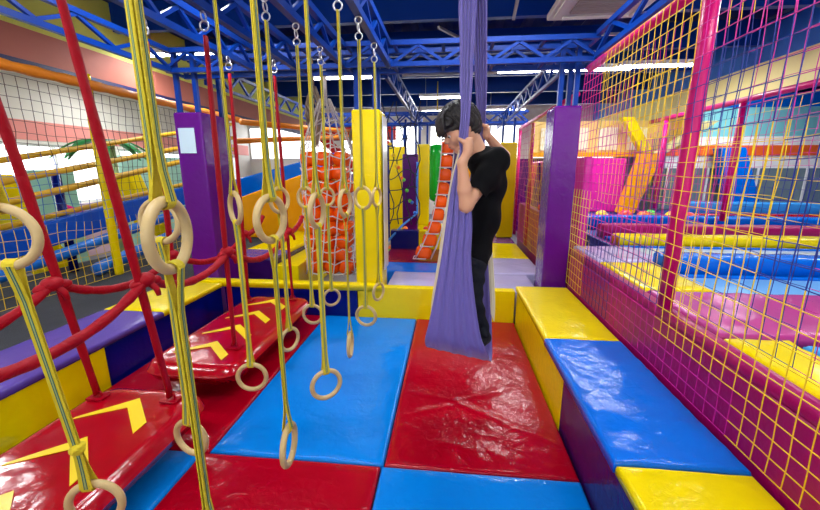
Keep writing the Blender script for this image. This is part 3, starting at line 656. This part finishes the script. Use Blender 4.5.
# right corridor: magenta framed net and climbing panel
r = empty('climbing_scaffold',(1.34,5.8,.3),'magenta framed net along the right side of the far corridor','net frame')
for y in (4.62,5.6,6.7,7.9): M().tube([(1.34,y,.31),(1.34,y,2.35)],.03,10).build('post', magp, r, smooth=True)
M().tube([(1.34,4.5,2.39),(1.34,8.0,2.39)],.03,10).build('rail', magp, r, smooth=True)
net((1.30,4.55,.35),(0,.1,0),(0,0,.1),34,20,.002,[netM,netY],lambda i,j:(i//11)%2,wob=.02,name='net_panel',parent=r)
tag(block('padded_wall',1.42,1.55,4.7,8.0,FZ,.95,V['magenta']),'low magenta padded wall behind the right corridor net','padded wall')
M_ = M().box(1.58,1.68,4.8,7.9,.645,1.75); tag(M_.build('padded_board', V['pink'], bevel=.02, base=(1.63,6.3,.645)),'bright pink climbing panel seen behind the right corridor net','panel')
for i,(y,lab) in enumerate(((5.9,'tall purple foam triangle nearer on the pink panel'),(7.0,'purple foam triangle farther along the pink panel'))):
    m = M(); b=0; m.v += [(1.52,y-.35,.955),(1.52,y+.35,.955),(1.52,y,1.72),(1.57,y-.35,.955),(1.57,y+.35,.955),(1.57,y,1.72)]
    for f in ((0,1,2),(5,4,3),(0,3,4,1),(1,4,5,2),(2,5,3,0)): m.face(f)
    tag(m.build('foam_triangle', V['purple'], base=(1.55,y,.955)),lab,'foam triangle','purple foam triangles')
for i,(y,c,lab) in enumerate(((6.35,'r','coral red ball on the low wall of the right corridor'),(6.1,'g','lime green ball on the low wall of the right corridor'))):
    tag(M().ell((1.475,y,1.01),(.055,.055,.055),14,9).build('play_ball', BC[c], smooth=True, base=(1.475,y,.955)),lab,'ball','small balls of the corridor')
# ================================================================== LEFT SIDE
# bench of the next station
tag(block('foam_block',-2.95,-2.3,4.72,6.9,FZ,.42,V['dpurple']),'dark purple foam block behind the purple post','block')
tag(block('foam_block',-2.298,-1.98,4.72,6.9,FZ,.36,V['yellow']),'yellow foam step left of the net sack','block')
tag(pad('bench_pad',-2.95,-2.3,4.72,5.2,.422,.47,V['lilac'],amp=.004),'lilac pad seen beyond the red handrail','pad','pads behind the purple post')
tag(pad('bench_pad',-2.95,-2.3,5.21,6.9,.422,.47,V['yellow']),'yellow pad running back to the amber wall','pad','pads behind the purple post')
tag(M().hexa([(-4.3,6.95,.313),(-2.0,6.95,.313),(-2.0,7.1,.313),(-4.3,7.1,.313),(-4.3,6.95,.98),(-2.0,6.95,1.78),(-2.0,7.1,1.78),(-4.3,7.1,.98)]).build('padded_wall', V['amber'], bevel=.03, base=(-3.1,7,.313)),'amber padded wall with a sloping top behind the hanging rings','padded wall')
# ramp side: blue padding, rising yellow rails, posts
def slab(name, p, q, h, t, mt, lab, cat, grp=None):      # inclined padded beam between two points
    p, q = Vector(p), Vector(q); z = Vector((0,0,h)); x = Vector((t,0,0))
    tag(M().hexa([p-z-x,p-z+x,q-z+x,q-z-x,p-x,p+x,q+x,q-x]).build(name, mt, bevel=.02, base=tuple(p)),lab,cat,grp)
slab('ramp_side_pad',(-4.7,1.6,.73),(-4.7,8.0,1.50),.30,.05,vinyl('quilted blue vinyl',(0,84,200),rough=.4),'blue padding along the rising ramp behind the left net','ramp padding')
RG = 'yellow padded ramp rails'
def rail(p, q, rad, mt, lab, cat='rail', grp=RG, nm='ramp_rail'):
    p, q = Vector(p), Vector(q); N = 60
    tag(M().tube([p+(q-p)*i/N for i in range(N+1)], [rad*(1+.10*abs(math.sin(i*1.3))) for i in range(N+1)], 10).build(nm, mt, smooth=True, base=tuple(p)), lab, cat, grp)
rail((-4.70,1.6,.775),(-4.70,8,1.545),.03,yelbar,'thin yellow edging on top of the blue ramp padding')
rail((-4.6,1.6,.93),(-4.6,8,2.04),.037,yelbar,'lowest yellow padded rail of the rising ramp')
rail((-4.6,1.6,1.13),(-4.6,8,2.27),.034,yelbar,'middle yellow padded rail of the rising ramp')
rail((-4.6,1.6,1.32),(-4.6,8,2.54),.03,yelbar,'topmost yellow padded rail of the rising ramp')
bp_ = vinyl('blue rail vinyl',(20,110,205),rough=.4)
rail((-4.45,2.2,.42),(-4.45,7.6,1.15),.06,bp_,'upper light blue padded roll below the ramp','padded roll','blue padded rolls below the ramp','padded_roll')
rail((-4.3,4.1,.40),(-4.3,6.8,.8),.075,bp_,'lower light blue padded roll below the ramp','padded roll','blue padded rolls below the ramp','padded_roll')
for y, lab in ((4.3,'navy post of the ramp rails behind the leftmost red strap'),(6.9,'navy post of the ramp rails beside the purple post')):
    tag(M().tube([(-4.82,y,.32),(-4.82,y,1.45+(y-3.5)*.2)],.05,12).build('rail_post', V['navy'], smooth=True, base=(-4.74,y,.32)),lab,'post','navy ramp posts')
tag(M().tube([(-4.14,4.25-.0*i,.312+.05*i) for i in range(48)],[.045+.004*abs(math.sin(i*.9)) for i in range(48)],12).build('net_post', V['yellow'], smooth=True, base=(-4.14,4.25,.312)),'yellow padded post of the left net','post')
tag(net((-4.03,.3,.35),(0,.1,0),(0,0,.1),62,21,.0019,[netK,netB,netY],lambda i,j:0 if j>13 or (j>9 and i>33) else (1 if j>6 else 2),wob=.02),'large left net, dark cords above and yellow cords below','net')
tag(M().tube([(-4.03,.2+.1*i,2.53) for i in range(74)],[.05+.006*math.sin(i*1.9) for i in range(74)],12).build('padded_bar', orangebar, smooth=True, base=(-4.03,.2,2.53)),'orange padded bar along the top of the left net','padded bar')
# things behind the left net
mint = mat('pale mint mural', (166,222,200), .6)
for (y0,y1,zt,lab) in ((2.6,4.3,1.95,'pale mint mural panel at the left edge of the left windows'),(5.6,6.5,1.6,'narrow pale mint mural panel behind the palm'),(7.6,9.8,1.9,'pale mint mural panel beside the purple post')):
    tag(M().box(-7.0,-6.9,y0,y1,FZ,zt).build('mural_panel', mint, bevel=.01, base=(-6.95,y0,FZ)),lab,'panel','mint mural panels')
tag(M().box(-7.3,-7.2,1.0,11,FZ,.95).build('low_partition', mat('pale pink partition paint', (232,196,212), .5), bevel=.01, base=(-7.25,6,FZ)),'pale pink low partition under the left windows','partition')
for i,(y,k,lab) in enumerate(((4.6,'yellow','yellow slanted foam tower near the left windows'),(6.6,'yellow','farther yellow slanted foam tower near the left windows'),(8.6,'orange','orange slanted foam tower near the left windows'))):
    m = M().hexa([(-5.7,y,FZ),(-5.4,y,FZ),(-5.4,y+.4,FZ),(-5.7,y+.4,FZ),(-5.7,y-.6,1.55),(-5.4,y-.6,1.55),(-5.4,y-.3,1.55),(-5.7,y-.3,1.55)])
    tag(m.build('foam_tower', V[k], bevel=.02, base=(-5.55,y,FZ)),lab,'foam tower','foam towers')
r = empty('artificial_palm',(-6.0,6.3,FZ),'green artificial palm behind the left net','palm')
M().tube([(-6,6.3,FZ),(-6,6.3,2.05)],.14,12).build('trunk', mat('pale palm trunk',(170,200,140),.7), r, smooth=True)
for i in range(8):
    a = i*math.pi/4; m = M(); pts = [Vector((-6+.75*t*math.cos(a),6.3+.75*t*math.sin(a),2.08+.25*t-.55*t*t)) for t in [q/8 for q in range(9)]]
    m.band(pts,(-math.sin(a),math.cos(a),0),[.04,.16,.2,.2,.18,.15,.11,.07,.02],.02); m.build('frond', mat('palm green',(40,140,70),.5) if i==0 else bpy.data.materials['palm green'], r, smooth=True)
for i,(y,z,lab) in enumerate(((4.2,.9,'pink slanted tube low behind the left net'),(5.3,.8,'second pink slanted tube behind the left net'))):
    tag(M().tube([(-5.9,y,z+.25),(-5.6,y+.8,z-.25)],.045,10).build('pink_tube', magp, smooth=True, base=(-5.9,y,z)),lab,'tube','pink tubes')
# blue-purple barrier with net, orange bars, red slanting beams in the back left
slab('ramp_side_pad',(-3.3,9.0,.95),(-3.3,13.5,1.6),.5,.08,V['purple'],'purple padded barrier far behind the hanging rings','ramp padding')
tag(M().hexa([(-4.8,7.9,.7),(-2.2,7.9,1.3),(-2.2,8.1,1.3),(-4.8,8.1,.7),(-4.8,7.9,1.35),(-2.2,7.9,2.0),(-2.2,8.1,2.0),(-4.8,8.1,1.35)]).build('ramp_side_pad', V['blue'], bevel=.03, base=(-3.5,8,.7)),'blue padded barrier above the amber wall','ramp padding')
for (p,q,lab) in (((-3.3,6.0,2.34),(-2.2,8.9,2.45),'orange bar crossing behind the purple post, upper'),((-3.4,6.0,2.05),(-2.0,8.9,2.35),'orange bar crossing behind the purple post, lower')):
    tag(M().tube([p,q],.045,10).build('padded_bar', orangebar, smooth=True, base=p),lab,'padded bar','orange bars behind the purple post')
redb = vinyl('red beam vinyl',(214,40,40))
tag(M().hexa([(-3.6,9.3,2.3),(-1.3,9.3,2.3),(-1.3,9.5,2.3),(-3.6,9.5,2.3),(-3.6,9.3,2.62),(-1.3,9.3,2.62),(-1.3,9.5,2.62),(-3.6,9.5,2.62)]).build('padded_beam', redb, bevel=.02, base=(-2.4,9.4,2.3)),'red padded beam under the far pink fascia','beam')
tag(M().hexa([(-2.1,9.7,1.2),(-1.8,9.7,1.2),(-1.8,9.9,1.2),(-2.1,9.9,1.2),(-3.5,9.7,2.5),(-3.2,9.7,2.5),(-3.2,9.9,2.5),(-3.5,9.9,2.5)]).build('slanted_brace', redb, bevel=.02, base=(-2.1,9.8,1.2)),'salmon red slanted brace behind the net sack','brace')
# bunched empty nets above the sacks
for (x,y,z0,z1,lab) in ((-1.95,5.6,1.95,2.75,'bunched brown net hanging left of the orange cushions'),(-1.75,7.2,1.7,2.45,'farther bunched brown net beside the yellow post')):
    m = M(); 
    for i in range(16):
        a = 2*math.pi*i/16; m.tube([(x+(.03+.09*math.sin(math.pi*min(1,t*1.1)))*math.cos(a+t*2+.3*math.sin(t*9+i)),y+(.03+.09*math.sin(math.pi*min(1,t*1.1)))*math.sin(a+t*2),z1-(z1-z0)*t) for t in [q/10 for q in range(11)]],.012,5)
    m.tube([(x,y,z1-.05),(x,y,3.55)],.012,6)
    tag(m.build('bunched_net', mat('brown net cord',(150,130,110),.8), smooth=True, base=(x,y,z0)),lab,'net','bunched nets')
# ================================================================== PURPLE SILK
Y0 = 2.25
silk = bpy.data.materials.new('purple silk'); silk.use_nodes = True
b_ = silk.node_tree.nodes['Principled BSDF']; b_.inputs['Base Color'].default_value = (.155,.12,.41,1); b_.inputs['Roughness'].default_value = .62; b_.inputs['Sheen Weight'].default_value = .25
n1 = silk.node_tree.nodes.new('ShaderNodeTexNoise'); n1.inputs['Scale'].default_value = 400
bb = silk.node_tree.nodes.new('ShaderNodeBump'); bb.inputs['Strength'].default_value = .15; bb.inputs['Distance'].default_value = .002
silk.node_tree.links.new(n1.outputs['Fac'], bb.inputs['Height']); silk.node_tree.links.new(bb.outputs['Normal'], b_.inputs['Normal'])
sr = empty('aerial_silk', (.1,Y0,.4), 'purple aerial silk sling in which the boy stands', 'silk sling')
def tl(y): return 7*max(0, min(1, (y-285)/60))     # the sling's floor slopes down towards the boy's heels
def cloth(st, name, mt, freq, amp, thick=.003, nx=64, ny=10, parent=sr, fold=0):
    # stations (y px, left px, right px, depth offset): read once as metres at the sling's own distance
    rows = []
    S = [(atY(l, y-tl(y), Y0+d), atY(r_, y+tl(y), Y0+d), a) for (y, l, r_, d, a) in st]
    n = len(S)
    def cr(p0,p1,p2,p3,t): return (p1*2+(p2-p0)*t+(p0*2-p1*5+p2*4-p3)*t*t+(p1*3-p0-p2*3+p3)*t*t*t)*.5
    for i in range(n-1):
        for k in range(ny):
            t = k/ny; i0, i3 = max(0,i-1), min(n-1,i+2)
            rows.append((cr(S[i0][0],S[i][0],S[i+1][0],S[i3][0],t), cr(S[i0][1],S[i][1],S[i+1][1],S[i3][1],t), S[i][2]*(1-t)+S[i+1][2]*t))
    rows.append(S[-1]); m = M()
    for j, (a, b, am) in enumerate(rows):
        rowdir = (b-a).normalized(); tn = (rows[min(j+1,len(rows)-1)][0]+rows[min(j+1,len(rows)-1)][1]-rows[max(j-1,0)][0]-rows[max(j-1,0)][1])
        nn = rowdir.cross(tn).normalized()
        for i in range(nx+1):
            s = i/nx; w = math.sin(s*freq*2*math.pi+1.3*math.sin(j*.02+s*3))*.6+math.sin(s*freq*3.7*math.pi+j*.01)*.4
            bul = math.sin(math.pi*s)
            m.v.append(tuple(a+(b-a)*s+nn*(w*am*min(1,6*bul)) + nn*fold*bul*am*6))
    for j in range(len(rows)-1):
        for i in range(nx): m.face((j*(nx+1)+i, j*(nx+1)+i+1, (j+1)*(nx+1)+i+1, (j+1)*(nx+1)+i))
    o = m.build(name, mt, parent, smooth=True); sd = o.modifiers.new('s','SOLIDIFY'); sd.thickness = thick; sd.offset = 0
    return o
cloth([(-46,466,482,-.01,.010),(0,459,477,-.06,.012),(45,460,474,-.12,.012),(85,460,472,-.17,.012),(112,461,470,-.20,.011),(138,459,468,-.215,.010),(152,460,468,-.215,.010),
       (170,455,467,-.21,.011),(195,450,470,-.21,.012),(225,446,472,-.21,.012),(260,441,471,-.21,.011),(300,434,475,-.20,.009),(332,428,481,-.18,.007),(346,425,488,-.15,.006),
       (353,426,489,-.06,.004),(354,430,491,.03,.003),(350,436,492,.10,.004),(335,440,492,.16,.006),(300,444,491,.18,.009),(250,455,488,.18,.010),(200,466,486,.175,.010),(150,475,485,.165,.010),
       (128,477,485,.16,.009),(112,477,486,.15,.010),(80,475,487,.13,.011),(40,474,487,.10,.012),(0,472,487,.06,.012),(-46,470,486,.02,.010)], 'cloth', silk, 4.5, 1)
lining = mat('cream lining cloth', (226,212,176), .75)
cloth([(150,459,462,-.19,.002),(180,451,457,-.18,.003),(220,444,451,-.175,.003),(260,438,446,-.17,.003),(300,432,440,-.165,.003),(318,431,438,-.16,.002)],'lining', lining, 1, 1, nx=12)
cloth([(225,484,489,.13,.002),(260,488,493,.13,.002),(300,490,495,.13,.002),(318,491,494,.12,.002)],'lining', lining, 1, 1, nx=12)
tp_ = atY(476,-46,Y0)
M().tube([tp_+Vector((0,.01,-.03)),tp_+Vector((0,0,.06))],[.035,.02],10).tube([tp_+Vector((0,0,.06)),Vector((tp_.x,tp_.y,3.5))],.009,6).build('hanging_rope', mat('dark grey rope',(60,60,70),.6), sr, smooth=True)
tag(M().box(-1.2,1.4,Y0-.04,Y0+.04,3.5,3.58).build('support_beam', steeld, base=(0,Y0,3.5)),'dark steel beam from which the purple silk hangs','beam')
# ================================================================== BOY
def cap(a, b, ra, rb=None): return ('c', np.array(a, float), np.array(b, float), ra, ra if rb is None else rb)
def ell(c, r, rot=None): return ('e', np.array(c, float), np.array(r, float), np.array(rot, float) if rot is not None else np.eye(3))
def sdf(P, prims):
    d = None
    for pr, k, sign in prims:
        if pr[0] == 'c':
            a, b, ra, rb = pr[1:]; ab = b-a; t = np.clip(((P-a)@ab)/(ab@ab+1e-12), 0, 1)
            q = np.linalg.norm(P-a-t[...,None]*ab, axis=-1)-(ra+(rb-ra)*t)
        else:
            c, r_, m_ = pr[1:]; L = (P-c)@m_.T; k0 = np.linalg.norm(L/r_, axis=-1); k1 = np.linalg.norm(L/(r_*r_), axis=-1)+1e-9; q = k0*(k0-1)/k1
        if d is None: d = q
        elif sign > 0:
            h = np.clip(.5+.5*(d-q)/k, 0, 1); d = d*(1-h)+q*h-k*h*(1-h)
        else:
            h = np.clip(.5-.5*(d+q)/k, 0, 1); d = d*(1-h)-q*h+k*h*(1-h)
    return d
def surface(prims, h, name, mt, parent, disp=None):
    lo = np.min([np.minimum(p[1],p[2])-max(p[3:]) if p[0]=='c' else p[1]-max(p[2]) for p,_,s in prims if s>0], axis=0)-.03
    hi = np.max([np.maximum(p[1],p[2])+max(p[3:]) if p[0]=='c' else p[1]+max(p[2]) for p,_,s in prims if s>0], axis=0)+.03
    n = np.ceil((hi-lo)/h).astype(int)+1
    G = np.stack(np.meshgrid(*[lo[i]+h*np.arange(n[i]) for i in range(3)], indexing='ij'), -1).astype(np.float32)
    D = sdf(G, prims)
    if disp is not None: D = D + disp(G)
    S = D < 0
    c = np.zeros(np.array(n)-1, int); acc = np.zeros(tuple(np.array(n)-1)+(3,)); cnt = np.zeros(np.array(n)-1)
    offs = [(i,j,k) for i in (0,1) for j in (0,1) for k in (0,1)]
    def sub(A, o): return A[o[0]:n[0]-1+o[0], o[1]:n[1]-1+o[1], o[2]:n[2]-1+o[2]]
    for o in offs:
        for ax in range(3):
            if o[ax]: continue
            o2 = list(o); o2[ax] = 1
            a, b = sub(D,o), sub(D,o2); cr = (a < 0) != (b < 0); t = np.where(cr, a/np.where(cr, a-b, 1), 0)
            for q in range(3): acc[...,q] += cr*(o[q] + (t if q == ax else 0))
            cnt += cr
    idx = -np.ones(cnt.shape, int); cells = np.argwhere(cnt > 0); idx[tuple(cells.T)] = np.arange(len(cells))
    V_ = lo + h*(cells + acc[tuple(cells.T)]/cnt[tuple(cells.T)][:,None])
    F_ = []
    for ax in range(3):
        u, v = (ax+1)%3, (ax+2)%3
        sl0 = [slice(None)]*3; sl1 = [slice(None)]*3; sl0[ax] = slice(0,-1); sl1[ax] = slice(1,None)
        cr = S[tuple(sl0)] != S[tuple(sl1)]; E_ = np.argwhere(cr)
        ok = (E_[:,u]>0)&(E_[:,v]>0)&(E_[:,u]<n[u]-1)&(E_[:,v]<n[v]-1); E_ = E_[ok]
        ins = S[tuple(E_.T)]
        def cell(du, dv): q = E_.copy(); q[:,u] -= du; q[:,v] -= dv; return idx[tuple(q.T)]
        Q = np.stack([cell(1,1),cell(0,1),cell(0,0),cell(1,0)],1); Q[~ins] = Q[~ins][:,::-1]; F_.append(Q)
    F_ = np.concatenate(F_); F_ = F_[(F_>=0).all(1)]
    me = bpy.data.meshes.new(name); off = wloc(parent) if parent else Vector((0,0,0))
    me.from_pydata((V_-np.array(off)).tolist(), [], F_.tolist()); me.materials.append(mt)
    me.polygons.foreach_set('use_smooth', [True]*len(me.polygons)); me.update()
    o = bpy.data.objects.new(name, me); COL.objects.link(o); o.parent = parent
    return o
skin = mat('skin', (214,158,124), .5); skin.node_tree.nodes['Principled BSDF'].inputs['Subsurface Weight'].default_value = .08
skin.node_tree.nodes['Principled BSDF'].inputs['Subsurface Radius'].default_value = (.02,.008,.004)
boy = empty('person', tuple(atY(484,350,Y0)), 'boy in black T-shirt and dark jeans standing in the purple silk, gripping both strands', 'person')
def P(x, y, d): return np.array(atY(x, y, Y0+d))
# head frame: faces left, bowed, turned slightly to the camera
Fv = Vector((-.86,-.28,-.50)).normalized(); Lv = Vector((0,0,1)).cross(Fv).normalized(); Uv = Fv.cross(Lv)
Rm = np.array([list(Fv), list(Lv), list(Uv)]); HC = P(460.5,129,-.035); HS = 1.03
def hp(f, l, u): return HC + HS*(Rm.T @ np.array([f,l,u]))
def he(c, r): return ell(hp(*c), np.array(r)*HS, Rm)
def hcap(a, b, ra, rb=None): return cap(hp(*a), hp(*b), ra*HS, (ra if rb is None else rb)*HS)
neck0 = P(482,160,-.01)
shL, elL, wrL = P(494,168,-.135), P(466,206,-.20), P(462,163,-.235)
shR, elR, wrR = P(498,162,.15), P(504,156,.33), P(486,134,.20)
hipC = P(477,256,0); chest = P(489,190,0)
def hand(w, k, side, pp):
    """fist round the vertical strand centred at k; side = direction from strand to the palm"""
    s = Vector(side).normalized(); t = Vector((0,0,1)).cross(s); w = Vector(w); k = Vector(k); out = []
    pc = k + s*.030 + Vector((0,0,0)); Z = Vector((0,0,1))
    out.append((cap(w, pc-Z*.028, .022, .024), .015, 1)); out.append((ell(pc, (.024,.030,.042), [list(s),list(t),[0,0,1]]), .012, 1))
    for f in range(4):
        z = Z*(.034-.0215*f); L = [.95,1.05,1.0,.85][f]; rr = [.0095,.0098,.0092,.0082][f]
        a = k + s*.034 + t*.020 + z; b = k + s*.006 + t*.034*L + z*1.03; c = k - s*.024*L + t*.022 + z*1.0; e = k - s*.024*L - t*.006 + z*.97
        for (p, q, r1, r2) in ((a,b,rr*1.1,rr),(b,c,rr,rr*.95),(c,e,rr*.95,rr*.8)): out.append((cap(p,q,r1,r2), .0035, 1))
    a = pc - t*.012 + Z*.004; b = k + s*.018 - t*.032 + Z*.022; c = k - s*.008 - t*.030 + Z*.034
    out += [(cap(a,b,.013,.011), .006, 1), (cap(b,c,.011,.009), .004, 1)]
    return out
kL = P(463.5,146,-.215); kR = P(481,131,.16)
body = [(he((-.005,0,.03),(.098,.076,.092)), .01, 1), (he((.028,0,-.035),(.066,.056,.062)), .03, 1), (hcap((.06,-.012,-.092),(.06,.012,-.092),.020), .025, 1),
  (hcap((-.02,.05,-.05),(.045,.022,-.088),.018), .02, 1), (hcap((-.02,-.05,-.05),(.045,-.022,-.088),.018), .02, 1),
  (hcap((.088,0,.008),(.104,0,-.024),.007,.009), .010, 1), (hcap((.096,-.009,-.029),(.096,.009,-.029),.006), .006, 1),
  (hcap((.080,-.035,.016),(.080,.035,.016),.010), .02, 1),
  (he((.098,.031,-.002),(.016,.016,.011)), .012, -1), (he((.098,-.031,-.002),(.016,.016,.011)), .012, -1),
  (hcap((.088,-.016,-.052),(.088,.016,-.052),.0085), .006, 1), (hcap((.086,-.014,-.064),(.086,.014,-.064),.0085), .006, 1), (hcap((.1,-.022,-.058),(.1,.022,-.058),.002), .004, -1),
  (hcap((.05,.05,-.02),(.062,.042,-.03),.016), .03, 1), (hcap((.05,-.05,-.02),(.062,-.042,-.03),.016), .03, 1),
  (he((-.008,.078,-.008),(.019,.008,.03)), .005, 1), (he((-.008,-.078,-.008),(.019,.008,.03)), .005, 1), (he((-.004,-.084,-.006),(.010,.006,.017)), .004, -1),
  (cap(hp(-.035,0,-.03), neck0, .047, .05), .03, 1), (cap(neck0, P(490,170,0), .05, .075), .04, 1),
  (ell(P(489,184,0), (.075,.12,.10)), .04, 1), (ell(P(484,218,0), (.065,.10,.15)), .04, 1), (ell(hipC, (.060,.10,.08)), .03, 1),
  (cap(shL, elL, .036, .035), .02, 1), (cap(elL, elL*.6+wrL*.4, .038, .036), .015, 1), (cap(elL*.6+wrL*.4, wrL, .036, .024), .015, 1),
  (cap(shR, elR, .036, .034), .02, 1), (cap(elR, wrR, .036, .024), .015, 1)]
body += hand(wrL, kL, (.75,-.65,0), 0) + hand(wrR, kR, (.95,.3,0), 1)
hL, kneeL, anL = P(475,262,-.07), P(474,298,-.09), P(484,333,-.05)
hR, kneeR, anR = P(475,262,.07), P(452,285,.06), P(466,334,.07)
legs = [(cap(hL,kneeL,.046,.030),.02,1),(cap(kneeL,anL,.034,.024),.02,1),(cap(hR,kneeR,.046,.030),.02,1),(cap(kneeR,anR,.034,.024),.02,1)]
body += legs
surface(body, .0052, 'body', skin, boy)
# shirt
Gb = 1
shirt = [(ell(P(489,180,0), (.098,.140,.13)), .05, 1), (ell(P(485,215,0), (.092,.132,.17)), .06, 1), (ell(P(478,252,0), (.080,.130,.11)), .05, 1),
  (cap(P(480,164,-.06), P(498,158,-.08), .05, .062), .06, 1), (cap(P(480,163,.06), P(498,158,.08), .05, .062), .06, 1), (cap(P(474,162,-.01), P(486,156,0), .042, .05), .05, 1),
  (cap(shL+np.array([-.004,.02,.012]), shL*.46+elL*.54, .062, .064), .045, 1), (cap(shR+np.array([0,-.02,0]), shR*.6+elR*.4, .058, .058), .045, 1)]
def shdisp(G):
    x, y, z = G[...,0], G[...,1], G[...,2]
    return .0045*np.sin(z*30+x*26+2.5*np.sin(y*9+z*5))+.003*np.sin(z*19-x*52+y*31)+.002*np.sin(y*60+z*24)
black = mat('black cotton', (9,9,12), .9, spec=.15); jean = mat('charcoal denim', (26,28,34), .85, spec=.2, bump=[(30,3,.5,.3)], var=.25)
zh = P(484,262,0)[2]; nk = P(479,152,-.01)
ad = (elL-shL)/np.linalg.norm(elL-shL)
sh = shirt + [(ell(P(484,292,0), (.34,.34,.125)), .004, -1), (cap(P(462,132,-.01), P(473,148,-.02), .060,.050), .006, -1), (cap(shL*.30+elL*.70+ad*.05, shL*.3+elL*.7+ad*.09, .085, .085), .005, -1)]
surface(sh, .005, 'tee_shirt', black, boy, shdisp)
trs = [(ell(hipC, (.072,.118,.07)), .03, 1)] + [(cap(a,b,r1+.009,r2+.012),.02,1) for a,b,r1,r2 in ((hL,kneeL,.058,.037),(kneeL,anL,.037,.026),(hR,kneeR,.060,.038),(kneeR,anR,.038,.028))]
surface(trs, .0055, 'jeans', jean, boy, lambda G: .004*np.sin(G[...,2]*75+G[...,0]*40+2*np.sin(G[...,1]*20)))
shoe = mat('black sock fabric', (10,10,13), .8)
for a, t in ((anL, P(478,347,-.08)), (anR, P(455,345,.06))):
    surface([(cap(a+np.array([.012,0,-.03]), t, .034, .026), .01, 1), (cap(a, a+np.array([.01,0,-.035]), .034, .032), .01, 1)], .005, 'shoe', shoe, boy)
# eyes
ew = mat('eye white', (235,230,225), .2); ei = mat('dark brown iris', (30,16,10), .15); lash = mat('dark brow hair', (20,14,12), .7)
for s in (-1, 1):
    e = M().ell(hp(.078,s*.031,-.003), [.0112*HS]*3, 14, 10).build('eye', ew, boy, smooth=True)
    M().ell(hp(.0855,s*.0325,-.005), [.0062*HS]*3, 10, 8).build('iris', ei, e, smooth=True)
    M().tube([hp(.090,s*.016,.020), hp(.091,s*.030,.026), hp(.082,s*.047,.020)], [.003,.0042,.002], 6).build('eyebrow', lash, boy, smooth=True)
lipm = mat('lip', (186,100,92), .45)
M().tube([hp(.090,-.019,-.057),hp(.0965,-.008,-.0545),hp(.0975,0,-.056),hp(.0965,.008,-.0545),hp(.090,.019,-.057)],[.002,.0042,.004,.0042,.002],6).build('lips', lipm, boy, smooth=True)
# hair: cap of volume plus swept locks
hairm = mat('dark brown hair', (26,18,16), .5, bump=[(60,4,.3,.5)], var=.35)
hr = [(he((-.012,0,.048),(.110,.090,.098)), .01, 1), (he((-.055,0,.0),(.062,.080,.075)), .03, 1), (hcap((.060,-.035,.070),(.060,.035,.070),.030), .03, 1), (hcap((.083,-.045,.038),(.083,.04,.040),.016), .02, 1),
      (he((.115,0,-.045),(.075,.10,.072)), .012, -1), (he((.03,.11,-.05),(.05,.05,.055)), .01, -1), (he((.03,-.11,-.05),(.05,.05,.055)), .01, -1)]
surface(hr, .005, 'hair', hairm, boy, lambda G: .004*np.sin(G[...,0]*90+G[...,1]*120+4*np.sin(G[...,2]*40)))
rng = random.Random(3); m = M()
for i in range(300):
    a = rng.uniform(0, 2*math.pi); th = rng.uniform(.15, 1.75)
    d = np.array([math.cos(a)*math.sin(th), math.sin(a)*math.sin(th), math.cos(th)])
    if d[0] > .55 and d[2] < .12: continue
    pts = []
    for q in range(6):
        t = q/5; th2 = th+t*.62; a2 = a+.12*t
        dd = np.array([math.cos(a2)*math.sin(th2), math.sin(a2)*math.sin(th2), math.cos(th2)])
        if dd[0] > .62 and dd[2] < -.12: break
        rad = np.array([.110,.090,.099])*(1.0+.02*math.sin(t*3))
        c = np.array([-.012,0,.046]) + dd*rad
        if dd[2] < 0: c[2] = .046 + dd[2]*.102*1.05
        pts.append(hp(*c))
    if len(pts) > 2: m.tube(pts, [.0042*(1-.8*q/(len(pts)-1))*HS for q in range(len(pts))], 5)
for i in range(20):     # fringe
    l = -.07+.14*i/19; m.tube([hp(.045,l*.7,.128), hp(.080,l*.9,.096), hp(.102,l*1.0,.052), hp(.108+.003*math.sin(i*2),l*1.03,.006-.008*math.sin(i*1.7))], [.006*HS,.007*HS,.006*HS,.0015*HS], 5)
m.build('hair_locks', hairm, boy, smooth=True)
# ================================================================== LIGHT
w = bpy.data.worlds.new('world'); scene.world = w; w.use_nodes = True
bg = w.node_tree.nodes['Background']; bg.inputs[0].default_value = (.93,.96,1,1); bg.inputs[1].default_value = 5
scene.view_settings.view_transform = 'Standard'; scene.view_settings.look = 'None'; scene.view_settings.gamma = 1; scene.view_settings.use_curve_mapping = False
scene.view_settings.exposure = .02
